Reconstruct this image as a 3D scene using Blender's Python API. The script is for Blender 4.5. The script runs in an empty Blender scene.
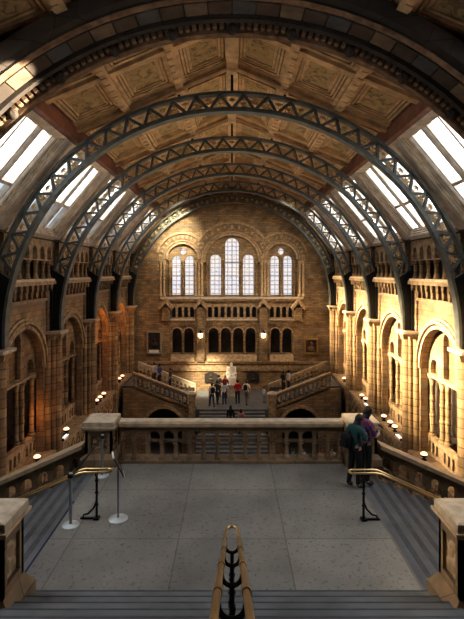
import bpy, bmesh, math, random
from mathutils import Vector, Matrix
from mathutils.geometry import tessellate_polygon
random.seed(7)
PI = math.pi
C = bpy.context.scene.collection
EYE = 13.5            # height of the eye above the hall floor; everything below is written relative to the eye and lifted at the end
FZ = -EYE             # hall floor
F = 465.0             # focal length in pixels

# ------------------------------------------------------------------ materials
def nodes(name):
    m = bpy.data.materials.new(name); m.use_nodes = True
    nt = m.node_tree
    return m, nt, nt.nodes['Principled BSDF']
def N(nt, t, **kw):
    n = nt.nodes.new(t)
    for k, v in kw.items():
        if k in n.inputs: n.inputs[k].default_value = v
        else: setattr(n, k, v)
    return n
def rgba(c): return (c[0], c[1], c[2], 1.0)
def plain(name, col, rough=0.6, metal=0.0, var=0.25, scale=6.0, bump=0.0, emit=None, estr=0.0, detail=4.0):
    m, nt, b = nodes(name)
    tc = N(nt, 'ShaderNodeTexCoord')
    nz = N(nt, 'ShaderNodeTexNoise', Scale=scale, Detail=detail)
    nt.links.new(tc.outputs['Object'], nz.inputs['Vector'])
    r = N(nt, 'ShaderNodeValToRGB')
    r.color_ramp.elements[0].position = 0.3; r.color_ramp.elements[1].position = 0.7
    r.color_ramp.elements[0].color = rgba([c*(1-var) for c in col])
    r.color_ramp.elements[1].color = rgba([min(1, c*(1+var)) for c in col])
    nt.links.new(nz.outputs['Fac'], r.inputs['Fac'])
    nt.links.new(r.outputs['Color'], b.inputs['Base Color'])
    b.inputs['Roughness'].default_value = rough; b.inputs['Metallic'].default_value = metal
    if bump:
        bp = N(nt, 'ShaderNodeBump', Strength=bump, Distance=0.02)
        nt.links.new(nz.outputs['Fac'], bp.inputs['Height']); nt.links.new(bp.outputs['Normal'], b.inputs['Normal'])
    if emit:
        b.inputs['Emission Color'].default_value = rgba(emit); b.inputs['Emission Strength'].default_value = estr
    return m
def blocks(name, c1, c2, mortar, bw=0.5, bh=0.24, msize=0.012, rough=0.75, bump=0.5, var=0.55, zband=None):
    """coursed terracotta blocks on any upright surface"""
    m, nt, b = nodes(name)
    tc = N(nt, 'ShaderNodeTexCoord'); sp = N(nt, 'ShaderNodeSeparateXYZ')
    nt.links.new(tc.outputs['Object'], sp.inputs[0])
    ad = N(nt, 'ShaderNodeMath', operation='ADD'); nt.links.new(sp.outputs['X'], ad.inputs[0]); nt.links.new(sp.outputs['Y'], ad.inputs[1])
    cb = N(nt, 'ShaderNodeCombineXYZ'); nt.links.new(ad.outputs[0], cb.inputs['X']); nt.links.new(sp.outputs['Z'], cb.inputs['Y'])
    br = N(nt, 'ShaderNodeTexBrick', Scale=1.0)
    br.inputs['Color1'].default_value = rgba(c1); br.inputs['Color2'].default_value = rgba(c2); br.inputs['Mortar'].default_value = rgba(mortar)
    br.inputs['Brick Width'].default_value = bw; br.inputs['Row Height'].default_value = bh; br.inputs['Mortar Size'].default_value = msize
    nt.links.new(cb.outputs[0], br.inputs['Vector'])
    nz = N(nt, 'ShaderNodeTexNoise', Scale=1.3, Detail=7.0, Roughness=0.65); nt.links.new(tc.outputs['Object'], nz.inputs['Vector'])
    r = N(nt, 'ShaderNodeValToRGB'); r.color_ramp.elements[0].position = 0.3; r.color_ramp.elements[1].position = 0.72
    r.color_ramp.elements[0].color = (1-var,)*3 + (1,); r.color_ramp.elements[1].color = (1.15, 1.12, 1.05, 1)
    nt.links.new(nz.outputs['Fac'], r.inputs['Fac'])
    mx = N(nt, 'ShaderNodeMixRGB', blend_type='MULTIPLY'); mx.inputs[0].default_value = 1.0
    nt.links.new(br.outputs['Color'], mx.inputs[1]); nt.links.new(r.outputs['Color'], mx.inputs[2])
    out = mx.outputs[0]
    if zband:
        md = N(nt, 'ShaderNodeMath', operation='MULTIPLY'); nt.links.new(sp.outputs['Z'], md.inputs[0]); md.inputs[1].default_value = 1/zband[1]
        fr = N(nt, 'ShaderNodeMath', operation='FRACT'); nt.links.new(md.outputs[0], fr.inputs[0])
        gt = N(nt, 'ShaderNodeMath', operation='GREATER_THAN'); nt.links.new(fr.outputs[0], gt.inputs[0]); gt.inputs[1].default_value = 1-zband[2]
        ml = N(nt, 'ShaderNodeMath', operation='MULTIPLY'); nt.links.new(gt.outputs[0], ml.inputs[0]); ml.inputs[1].default_value = 0.6
        m2 = N(nt, 'ShaderNodeMixRGB'); nt.links.new(ml.outputs[0], m2.inputs[0]); nt.links.new(out, m2.inputs[1]); m2.inputs[2].default_value = rgba(zband[0])
        out = m2.outputs[0]
    nt.links.new(out, b.inputs['Base Color']); b.inputs['Roughness'].default_value = rough
    bp = N(nt, 'ShaderNodeBump', Strength=bump, Distance=0.015); nt.links.new(br.outputs['Fac'], bp.inputs['Height']); bp.invert = True
    nt.links.new(bp.outputs['Normal'], b.inputs['Normal'])
    return m
def emissive(name, col, strength, pattern=None):
    m, nt, b = nodes(name)
    b.inputs['Base Color'].default_value = (0.15, 0.15, 0.15, 1); b.inputs['Roughness'].default_value = 0.25
    b.inputs['Emission Strength'].default_value = strength
    if not pattern:
        tc = N(nt, 'ShaderNodeTexCoord'); nz = N(nt, 'ShaderNodeTexNoise', Scale=0.8, Detail=2.0); nt.links.new(tc.outputs['Object'], nz.inputs['Vector'])
        r = N(nt, 'ShaderNodeValToRGB'); r.color_ramp.elements[0].color = rgba([c*.75 for c in col]); r.color_ramp.elements[1].color = rgba(col)
        r.color_ramp.elements[0].position = .3; r.color_ramp.elements[1].position = .6
        nt.links.new(nz.outputs['Fac'], r.inputs['Fac']); nt.links.new(r.outputs['Color'], b.inputs['Emission Color'])
    else:
        tc = N(nt, 'ShaderNodeTexCoord'); sp = N(nt, 'ShaderNodeSeparateXYZ'); nt.links.new(tc.outputs['Object'], sp.inputs[0])
        cb = N(nt, 'ShaderNodeCombineXYZ'); nt.links.new(sp.outputs['X'], cb.inputs['X']); nt.links.new(sp.outputs['Z'], cb.inputs['Y'])
        br = N(nt, 'ShaderNodeTexBrick', Scale=1.0); br.offset = 0.0
        br.inputs['Brick Width'].default_value = 0.36; br.inputs['Row Height'].default_value = 0.36; br.inputs['Mortar Size'].default_value = 0.03
        br.inputs['Color1'].default_value = rgba(col); br.inputs['Color2'].default_value = rgba(pattern); br.inputs['Mortar'].default_value = (0.34, 0.3, 0.32, 1)
        nt.links.new(cb.outputs[0], br.inputs['Vector'])
        vo = N(nt, 'ShaderNodeTexVoronoi', Scale=4.5); nt.links.new(cb.outputs[0], vo.inputs['Vector'])
        r = N(nt, 'ShaderNodeValToRGB'); r.color_ramp.elements[0].color = (0.6, 0.33, 0.28, 1); r.color_ramp.elements[1].color = (1, 1, 1, 1)
        r.color_ramp.elements[0].position = .1; r.color_ramp.elements[1].position = .3
        nt.links.new(vo.outputs['Distance'], r.inputs['Fac'])
        mx = N(nt, 'ShaderNodeMixRGB', blend_type='MULTIPLY'); mx.inputs[0].default_value = 1
        nt.links.new(br.outputs['Color'], mx.inputs[1]); nt.links.new(r.outputs['Color'], mx.inputs[2])
        nt.links.new(mx.outputs[0], b.inputs['Emission Color'])
    return m
def painted(name, ground, motif, dark):
    m, nt, b = nodes(name)
    tc = N(nt, 'ShaderNodeTexCoord')
    nz = N(nt, 'ShaderNodeTexNoise', Scale=3.2, Detail=3.0, Distortion=1.6); nt.links.new(tc.outputs['Object'], nz.inputs['Vector'])
    r = N(nt, 'ShaderNodeValToRGB'); r.color_ramp.interpolation = 'LINEAR'
    r.color_ramp.elements[0].color = rgba(dark); r.color_ramp.elements[0].position = .38
    r.color_ramp.elements[1].color = rgba(ground); r.color_ramp.elements[1].position = .47
    e = r.color_ramp.elements.new(.62); e.color = rgba(motif)
    nt.links.new(nz.outputs['Fac'], r.inputs['Fac']); nt.links.new(r.outputs['Color'], b.inputs['Base Color'])
    b.inputs['Roughness'].default_value = .6
    return m
def paving(name, col, joint):
    m, nt, b = nodes(name)
    tc = N(nt, 'ShaderNodeTexCoord'); mp = N(nt, 'ShaderNodeMapping'); nt.links.new(tc.outputs['Object'], mp.inputs['Vector'])
    mp.inputs['Location'].default_value = (0.92, -6.26, 0)
    br = N(nt, 'ShaderNodeTexBrick', Scale=1.0); br.offset = 0.0
    br.inputs['Brick Width'].default_value = 1.84; br.inputs['Row Height'].default_value = 1.81; br.inputs['Mortar Size'].default_value = 0.012
    br.inputs['Color1'].default_value = rgba(col); br.inputs['Color2'].default_value = rgba([c*.86 for c in col]); br.inputs['Mortar'].default_value = rgba(joint)
    nt.links.new(mp.outputs[0], br.inputs['Vector'])
    vo = N(nt, 'ShaderNodeTexNoise', Scale=16.0, Detail=3.0, Roughness=.6); nt.links.new(tc.outputs['Object'], vo.inputs['Vector'])
    r = N(nt, 'ShaderNodeValToRGB'); r.color_ramp.elements[0].color = (.6, .6, .6, 1); r.color_ramp.elements[1].color = (1, 1, 1, 1)
    r.color_ramp.elements[0].position = .33; r.color_ramp.elements[1].position = .43
    nt.links.new(vo.outputs['Fac'], r.inputs['Fac'])
    n2 = N(nt, 'ShaderNodeTexNoise', Scale=.9, Detail=5.0); nt.links.new(tc.outputs['Object'], n2.inputs['Vector'])
    r2 = N(nt, 'ShaderNodeValToRGB'); r2.color_ramp.elements[0].color = (.7, .7, .7, 1); r2.color_ramp.elements[1].color = (1.15, 1.15, 1.12, 1)
    r2.color_ramp.elements[0].position = .3; r2.color_ramp.elements[1].position = .7
    nt.links.new(n2.outputs['Fac'], r2.inputs['Fac'])
    a = N(nt, 'ShaderNodeMixRGB', blend_type='MULTIPLY'); a.inputs[0].default_value = 1
    nt.links.new(br.outputs['Color'], a.inputs[1]); nt.links.new(r.outputs['Color'], a.inputs[2])
    c = N(nt, 'ShaderNodeMixRGB', blend_type='MULTIPLY'); c.inputs[0].default_value = 1
    nt.links.new(a.outputs[0], c.inputs[1]); nt.links.new(r2.outputs['Color'], c.inputs[2])
    nt.links.new(c.outputs[0], b.inputs['Base Color']); b.inputs['Roughness'].default_value = .6
    bp = N(nt, 'ShaderNodeBump', Strength=.25, Distance=.01); nt.links.new(r.outputs['Color'], bp.inputs['Height']); nt.links.new(bp.outputs['Normal'], b.inputs['Normal'])
    return m
def plaid(name):
    m, nt, b = nodes(name)
    tc = N(nt, 'ShaderNodeTexCoord')
    cols = []
    ck = N(nt, 'ShaderNodeTexChecker', Scale=11.0); nt.links.new(tc.outputs['Object'], ck.inputs['Vector'])
    ck.inputs['Color1'].default_value = (.05, .09, .28, 1); ck.inputs['Color2'].default_value = (.32, .06, .07, 1)
    c2 = N(nt, 'ShaderNodeTexChecker', Scale=27.0); nt.links.new(tc.outputs['Object'], c2.inputs['Vector'])
    c2.inputs['Color1'].default_value = (.6, .6, .7, 1); c2.inputs['Color2'].default_value = (1.4, 1.3, 1.3, 1)
    mx = N(nt, 'ShaderNodeMixRGB', blend_type='MULTIPLY'); mx.inputs[0].default_value = 1
    nt.links.new(ck.outputs['Color'], mx.inputs[1]); nt.links.new(c2.outputs['Color'], mx.inputs[2])
    nt.links.new(mx.outputs[0], b.inputs['Base Color']); b.inputs['Roughness'].default_value = .85
    return m

M = {}
M['stone'] = blocks('buff_terracotta', (.44, .32, .195), (.30, .21, .13), (.18, .125, .08), zband=((.24, .2, .17), 1.25, .18))
M['shaft'] = blocks('shaft_terracotta', (.46, .33, .195), (.28, .19, .115), (.17, .12, .07), bw=3.0, bh=.34, msize=.02, bump=.3)
M['carved'] = plain('carved_stone', (.37, .275, .175), .8, var=.4, scale=5, bump=.5)
M['frieze'] = plain('shade_toned_brown_frieze', (.2, .145, .09), .8, var=.4, scale=5, bump=.4)  # carved stone darkened in colour so the frieze reads as unlit
M['ring'] = plain('light_painted_shaft_terracotta', (.48, .36, .23), .75, var=.3, scale=5, bump=.3)  # light on the window shafts is put into this paler colour
M['greystone'] = plain('grey_memorial_stone', (.27, .26, .25), .7)
M['pale'] = plain('pale_ledge_stone', (.55, .47, .37), .7, var=.2, scale=4)
M['deep'] = plain('shadowed_gallery_stone', (.07, .055, .045), .9, var=.3, scale=2)  # near-black colour paints in the shade of the gallery depths
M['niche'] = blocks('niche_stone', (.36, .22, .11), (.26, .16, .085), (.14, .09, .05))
M['brick'] = blocks('end_wall_brick', (.46, .335, .20), (.28, .2, .12), (.17, .125, .08), bw=.42, bh=.14, msize=.012, var=.6, zband=((.2, .17, .15), .98, .14))
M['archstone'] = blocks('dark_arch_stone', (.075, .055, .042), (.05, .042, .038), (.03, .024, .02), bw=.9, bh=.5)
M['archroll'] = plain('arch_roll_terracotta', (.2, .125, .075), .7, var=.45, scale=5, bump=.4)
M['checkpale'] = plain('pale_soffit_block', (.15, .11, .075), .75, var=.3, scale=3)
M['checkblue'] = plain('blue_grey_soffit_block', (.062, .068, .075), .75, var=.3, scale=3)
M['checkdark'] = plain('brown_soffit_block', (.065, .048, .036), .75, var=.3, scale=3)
M['groove'] = plain('shadowed_carving', (.045, .032, .024), .85, var=.5, scale=9, bump=.6)  # shade of the recesses put into the colour
M['wood'] = plain('oiled_roof_timber', (.52, .36, .205), .55, var=.3, scale=3)
M['woodpale'] = plain('pale_skylight_timber', (.7, .63, .54), .6, var=.25, scale=3)
M['woodred'] = plain('red_brown_purlin', (.2, .09, .055), .55, var=.3, scale=3)
M['panel'] = painted('painted_ceiling_panel', (.34, .24, .115), (.42, .3, .15), (.17, .125, .07))
M['iron'] = plain('grey_green_iron', (.135, .16, .163), .5, .2, var=.25, scale=4)
M['irondark'] = plain('dark_iron_plate', (.022, .026, .03), .5, .5, var=.3, scale=2)
M['gold'] = plain('gilded_iron', (.6, .48, .27), .5, .2, var=.25, scale=9)
M['sky'] = emissive('bright_skylight_glass', (.97, .98, 1.0), 3.6)  # panes glow themselves in place of bright sky outside
M['skynear'] = emissive('near_skylight_glass', (.95, .97, 1.0), 9.0)  # same pane glow, raised so this bay brightens the landing
M['skygrey'] = emissive('glowing_grey_rib_strip', (.80, .82, .84), 1.0)  # grey glow stands in for light falling on ribbed boards
M['skylow'] = emissive('hazy_blue_skylight_glass', (.62, .72, .82), .8)  # dimmer blue pane glow in place of sky behind the lower sash
M['stained'] = emissive('pale_stained_glass', (1.0, .92, .87), .62, (.84, .88, 1.0))  # glass glows by itself in place of daylight behind the end wall
M['lead'] = plain('grey_leadwork', (.1, .1, .1), .6)
M['landing'] = paving('grey_landing_stone', (.235, .228, .215), (.14, .135, .128))
M['nosing'] = plain('dark_step_nosing', (.07, .077, .088), .6)
M['step'] = plain('blue_grey_step_stone', (.135, .145, .155), .6, var=.22, scale=2.2, bump=.1)
M['balust'] = blocks('balustrade_stone', (.30, .215, .135), (.22, .155, .10), (.13, .09, .06), bw=.9, bh=.5, msize=.008, var=.5)
M['ralt'] = plain('worn_rail_stone', (.48, .37, .25), .6, var=.25, scale=5)
M['pedcap'] = plain('weathered_cap_stone', (.46, .385, .29), .65, var=.25, scale=6)
M['brass'] = plain('polished_brass', (.66, .5, .26), .32, 1.0, var=.12, scale=3)
M['black'] = plain('black_wrought_iron', (.012, .012, .013), .4, .6, var=.2)
M['steel'] = plain('brushed_steel', (.42, .45, .48), .3, .9, var=.1)
M['discpale'] = plain('pale_steel_disc', (.62, .68, .72), .35, .5, var=.1)
M['belt'] = plain('black_belt_webbing', (.012, .013, .018), .8)
M['bluebelt'] = plain('navy_belt_webbing', (.012, .022, .075), .8)
M['signdark'] = plain('dark_sign_board', (.035, .035, .04), .5)
M['white'] = plain('white_card', (.75, .75, .75), .6, var=.05)
M['floor'] = plain('hall_floor_stone', (.3, .26, .22), .4, var=.3, scale=.8)
M['marble'] = plain('white_marble', (.86, .82, .74), .45, var=.08, scale=4)
M['glow'] = plain('glowing_lamp_glass', (.8, .6, .45), .4, emit=(1.0, .58, .36), estr=1.5, var=.05)
M['glowl'] = plain('lantern_glass', (.9, .8, .6), .4, emit=(1.0, .66, .3), estr=9.0, var=.05)
M['tube'] = plain('pale_light_tube', (.85, .85, .85), .4, emit=(1, .95, .9), estr=.5, var=.03)
M['bronze'] = plain('dark_bronze', (.035, .03, .026), .5, .0, var=.4, scale=12)
M['frame'] = plain('gilt_picture_frame', (.4, .27, .11), .45, .5, var=.3, scale=10)
M['canvas'] = plain('dark_oil_canvas', (.035, .028, .024), .5, var=.5, scale=3)
M['skin'] = plain('skin', (.55, .36, .26), .55, var=.08)
M['hair'] = plain('dark_hair', (.014, .011, .01), .5, var=.4, scale=30)
M['hairb'] = plain('brown_hair', (.06, .035, .02), .55, var=.4, scale=30)
def cloth(col):
    k = 'cloth_%d_%d_%d' % tuple(int(c*255) for c in col)
    if k not in M: M[k] = plain(k, col, .85, var=.18, scale=8)
    return M[k]
M['plaid'] = plaid('blue_red_plaid')

# ------------------------------------------------------------------ mesh builder
class MB:
    def __init__(s): s.v = []; s.f = []
    def add(s, vs, fs):
        b = len(s.v); s.v += [tuple(v) for v in vs]; s.f += [tuple(b+i for i in f) for f in fs]; return s
    def box(s, x0, x1, y0, y1, z0, z1):
        return s.add([(x0,y0,z0),(x1,y0,z0),(x1,y1,z0),(x0,y1,z0),(x0,y0,z1),(x1,y0,z1),(x1,y1,z1),(x0,y1,z1)],
                     [(0,3,2,1),(4,5,6,7),(0,1,5,4),(1,2,6,5),(2,3,7,6),(3,0,4,7)])
    def hexa(s, pts):      # eight corners: four below, four above
        return s.add(pts, [(0,3,2,1),(4,5,6,7),(0,1,5,4),(1,2,6,5),(2,3,7,6),(3,0,4,7)])
    def frustum(s, cx, cy, a0, b0, z0, a1, b1, z1):
        return s.hexa([(cx-a0,cy-b0,z0),(cx+a0,cy-b0,z0),(cx+a0,cy+b0,z0),(cx-a0,cy+b0,z0),(cx-a1,cy-b1,z1),(cx+a1,cy-b1,z1),(cx+a1,cy+b1,z1),(cx-a1,cy+b1,z1)])
    def lathe(s, prof, cx=0, cy=0, cz=0, n=12):
        vs, fs = [], []
        for r, z in prof:
            for i in range(n):
                a = 2*PI*i/n; vs.append((cx+r*math.cos(a), cy+r*math.sin(a), cz+z))
        for j in range(len(prof)-1):
            for i in range(n):
                fs.append((j*n+i, j*n+(i+1)%n, (j+1)*n+(i+1)%n, (j+1)*n+i))
        fs.append(tuple(range(n))[::-1]); fs.append(tuple((len(prof)-1)*n+i for i in range(n)))
        return s.add(vs, fs)
    def tube(s, path, r, n=8, closed=False):
        P = [Vector(p) for p in path]; k = len(P)
        rs = r if isinstance(r, (list, tuple)) else [r]*k
        vs, fs = [], []; ref = None
        for i in range(k):
            if closed: t = (P[(i+1)%k]-P[i-1]).normalized()
            else: t = (P[min(i+1,k-1)]-P[max(i-1,0)]).normalized()
            if ref is None:
                ref = Vector((0,0,1)) if abs(t.z) < .9 else Vector((1,0,0))
                ref = (ref - t*ref.dot(t)).normalized()
            else:
                ref = ref - t*ref.dot(t)
                ref = ref.normalized() if ref.length > 1e-6 else t.orthogonal().normalized()
            b = t.cross(ref)
            for j in range(n):
                a = 2*PI*j/n; vs.append(P[i] + (ref*math.cos(a)+b*math.sin(a))*rs[i])
        for i in range(k if closed else k-1):
            for j in range(n):
                q = (i+1) % k
                fs.append((i*n+j, i*n+(j+1)%n, q*n+(j+1)%n, q*n+j))
        if not closed: fs += [tuple(range(n))[::-1], tuple((k-1)*n+j for j in range(n))]
        return s.add(vs, fs)
    def bar(s, p, q, w, h, side=(0,1,0)):  # straight rectangular bar, w along side, h across
        p, q, sd = Vector(p), Vector(q), Vector(side); t = (q-p).normalized()
        u = (sd - t*sd.dot(t)).normalized()*w/2; v = t.cross(u).normalized()*h/2
        return s.hexa([p-u-v, p+u-v, p+u+v, p-u+v, q-u-v, q+u-v, q+u+v, q-u+v])
    def arc(s, prof, cx, cz, a0, a1, n, fr):
        """closed profile [(radius, depth)] swept round (cx, cz); fr(u, v, d) places it"""
        k = len(prof); vs, fs = [], []
        for i in range(n+1):
            a = a0+(a1-a0)*i/n
            for r, d in prof: vs.append(fr(cx+r*math.cos(a), cz+r*math.sin(a), d))
        for i in range(n):
            for j in range(k): fs.append((i*k+j, i*k+(j+1)%k, (i+1)*k+(j+1)%k, (i+1)*k+j))
        fs += [tuple(range(k))[::-1], tuple(n*k+j for j in range(k))]
        return s.add(vs, fs)
    def plate(s, outer, holes, d0, d1, fr):
        loops = [outer]+list(holes); flat = [p for l in loops for p in l]
        tris = tessellate_polygon([[Vector((p[0], p[1], 0)) for p in l] for l in loops])
        n = len(flat)
        vs = [fr(p[0], p[1], d0) for p in flat]+[fr(p[0], p[1], d1) for p in flat]
        fs = [tuple(t) for t in tris]+[tuple(n+i for i in t)[::-1] for t in tris]
        b = 0
        for l in loops:
            k = len(l)
            for i in range(k): fs.append((b+i, b+(i+1)%k, n+b+(i+1)%k, n+b+i))
            b += k
        return s.add(vs, fs)
    def ball(s, c, r, nu=12, nv=8, sc=(1,1,1)):
        vs, fs = [], []
        for j in range(1, nv):
            th = PI*j/nv
            for i in range(nu):
                a = 2*PI*i/nu
                vs.append((c[0]+r*sc[0]*math.sin(th)*math.cos(a), c[1]+r*sc[1]*math.sin(th)*math.sin(a), c[2]+r*sc[2]*math.cos(th)))
        for j in range(nv-2):
            for i in range(nu): fs.append((j*nu+i, (j+1)*nu+i, (j+1)*nu+(i+1)%nu, j*nu+(i+1)%nu))
        t = len(vs); vs.append((c[0], c[1], c[2]+r*sc[2])); vs.append((c[0], c[1], c[2]-r*sc[2]))
        for i in range(nu):
            fs.append((t, i, (i+1)%nu)); q = (nv-2)*nu; fs.append((t+1, q+(i+1)%nu, q+i))
        return s.add(vs, fs)
    def xf(s, mat):
        s.v = [tuple(mat @ Vector(v)) for v in s.v]; return s
    def build(s, name, mat, parent=None, loc=None, smooth=False):
        """ONE mesh object; vertices are world coordinates, the origin is the thing's base"""
        base = Vector(loc) if loc is not None else (BASE[parent.name] if parent is not None else Vector((0,0,0)))
        me = bpy.data.meshes.new(name)
        me.from_pydata([tuple(Vector(v)-base) for v in s.v], [], s.f)
        bm = bmesh.new(); bm.from_mesh(me); bmesh.ops.recalc_face_normals(bm, faces=bm.faces)
        if smooth:
            for f in bm.faces: f.smooth = True
            for e in bm.edges:
                if len(e.link_faces) == 2 and e.calc_face_angle(0) > .7: e.smooth = False
        bm.to_mesh(me); bm.free()
        me.materials.append(M[mat] if isinstance(mat, str) else mat)
        o = bpy.data.objects.new(name, me); C.objects.link(o)
        if parent is not None: o.parent = parent
        else: o.location = base
        BASE[o.name] = base
        return o
BASE = {}
def thing(name, label, cat, loc=(0,0,0), group=None, kind=None):
    o = bpy.data.objects.new(name, None); C.objects.link(o); o.location = loc; o.empty_display_size = .2
    BASE[o.name] = Vector(loc)
    return tag(o, label, cat, group, kind)
def tag(o, label=None, cat=None, group=None, kind=None):
    if label: o['label'] = label
    if cat: o['category'] = cat
    if group: o['group'] = group
    if kind: o['kind'] = kind
    return o
def copy_tree(o, loc, label=None, parent=None):
    c = o.copy(); C.objects.link(c); c.parent = parent
    if parent is None:
        c.location = loc
        if label: c['label'] = label
    BASE[c.name] = Vector(loc)
    for ch in [x for x in bpy.data.objects if x.parent == o]: copy_tree(ch, loc, None, c)
    return c
def rect(u0, u1, v0, v1): return [(u0,v0),(u1,v0),(u1,v1),(u0,v1)]
def archloop(c, hw, v0, sp, n=14, point=0.0):
    """opening with a round head: c centre, hw half width, v0 sill, sp springing"""
    p = [(c-hw, v0), (c+hw, v0)]
    for i in range(n+1):
        a = PI*i/n; p.append((c+hw*math.cos(a), sp+hw*math.sin(a)*(1+point)))
    return p
def side(s):          # u = Y, v = Z, depth = |X|
    return lambda u, v, d: (s*d, u, v)
front = lambda u, v, d: (u, d, v)      # u = X, v = Z, depth = Y

YB = [10.7, 16.3, 21.65, 27.0, 32.35, 37.7]     # bay lines: stone arch, then the five iron arches
ENDY = 38.8

# ------------------------------------------------------------------ floor and plain shell
mb = MB().box(-12, 12, -4, 41, FZ-.3, FZ)
tag(mb.build('floor', 'floor'), kind='structure', label='stone floor of the great hall seen between the balusters', cat='floor')
mb = MB().box(-12, 12, -4.3, -4, FZ, 8)
tag(mb.build('wall_back', 'stone'), kind='structure', label='plain stone wall behind the upper stair', cat='wall')

# ------------------------------------------------------------------ side walls
def column_mb(x, y, z0, z1, r, rings=2, n=10, capw=1.7):
    h = z1-z0
    prof = [(r*1.7, 0), (r*1.7, .06), (r*1.3, .1), (r*1.45, .15), (r, .22)]
    for k in range(rings):
        zz = .22+(h-.55)*(k+1)/(rings+1)
        prof += [(r, zz-.05), (r*1.25, zz-.03), (r*1.25, zz+.03), (r, zz+.05)]
    prof += [(r, h-.34), (r*1.2, h-.31), (r*1.05, h-.27), (r*capw*.95, h-.1), (r*capw*1.1, h-.09), (r*capw*1.1, h)]
    return MB().lathe(prof, x, y, z0, n)

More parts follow.
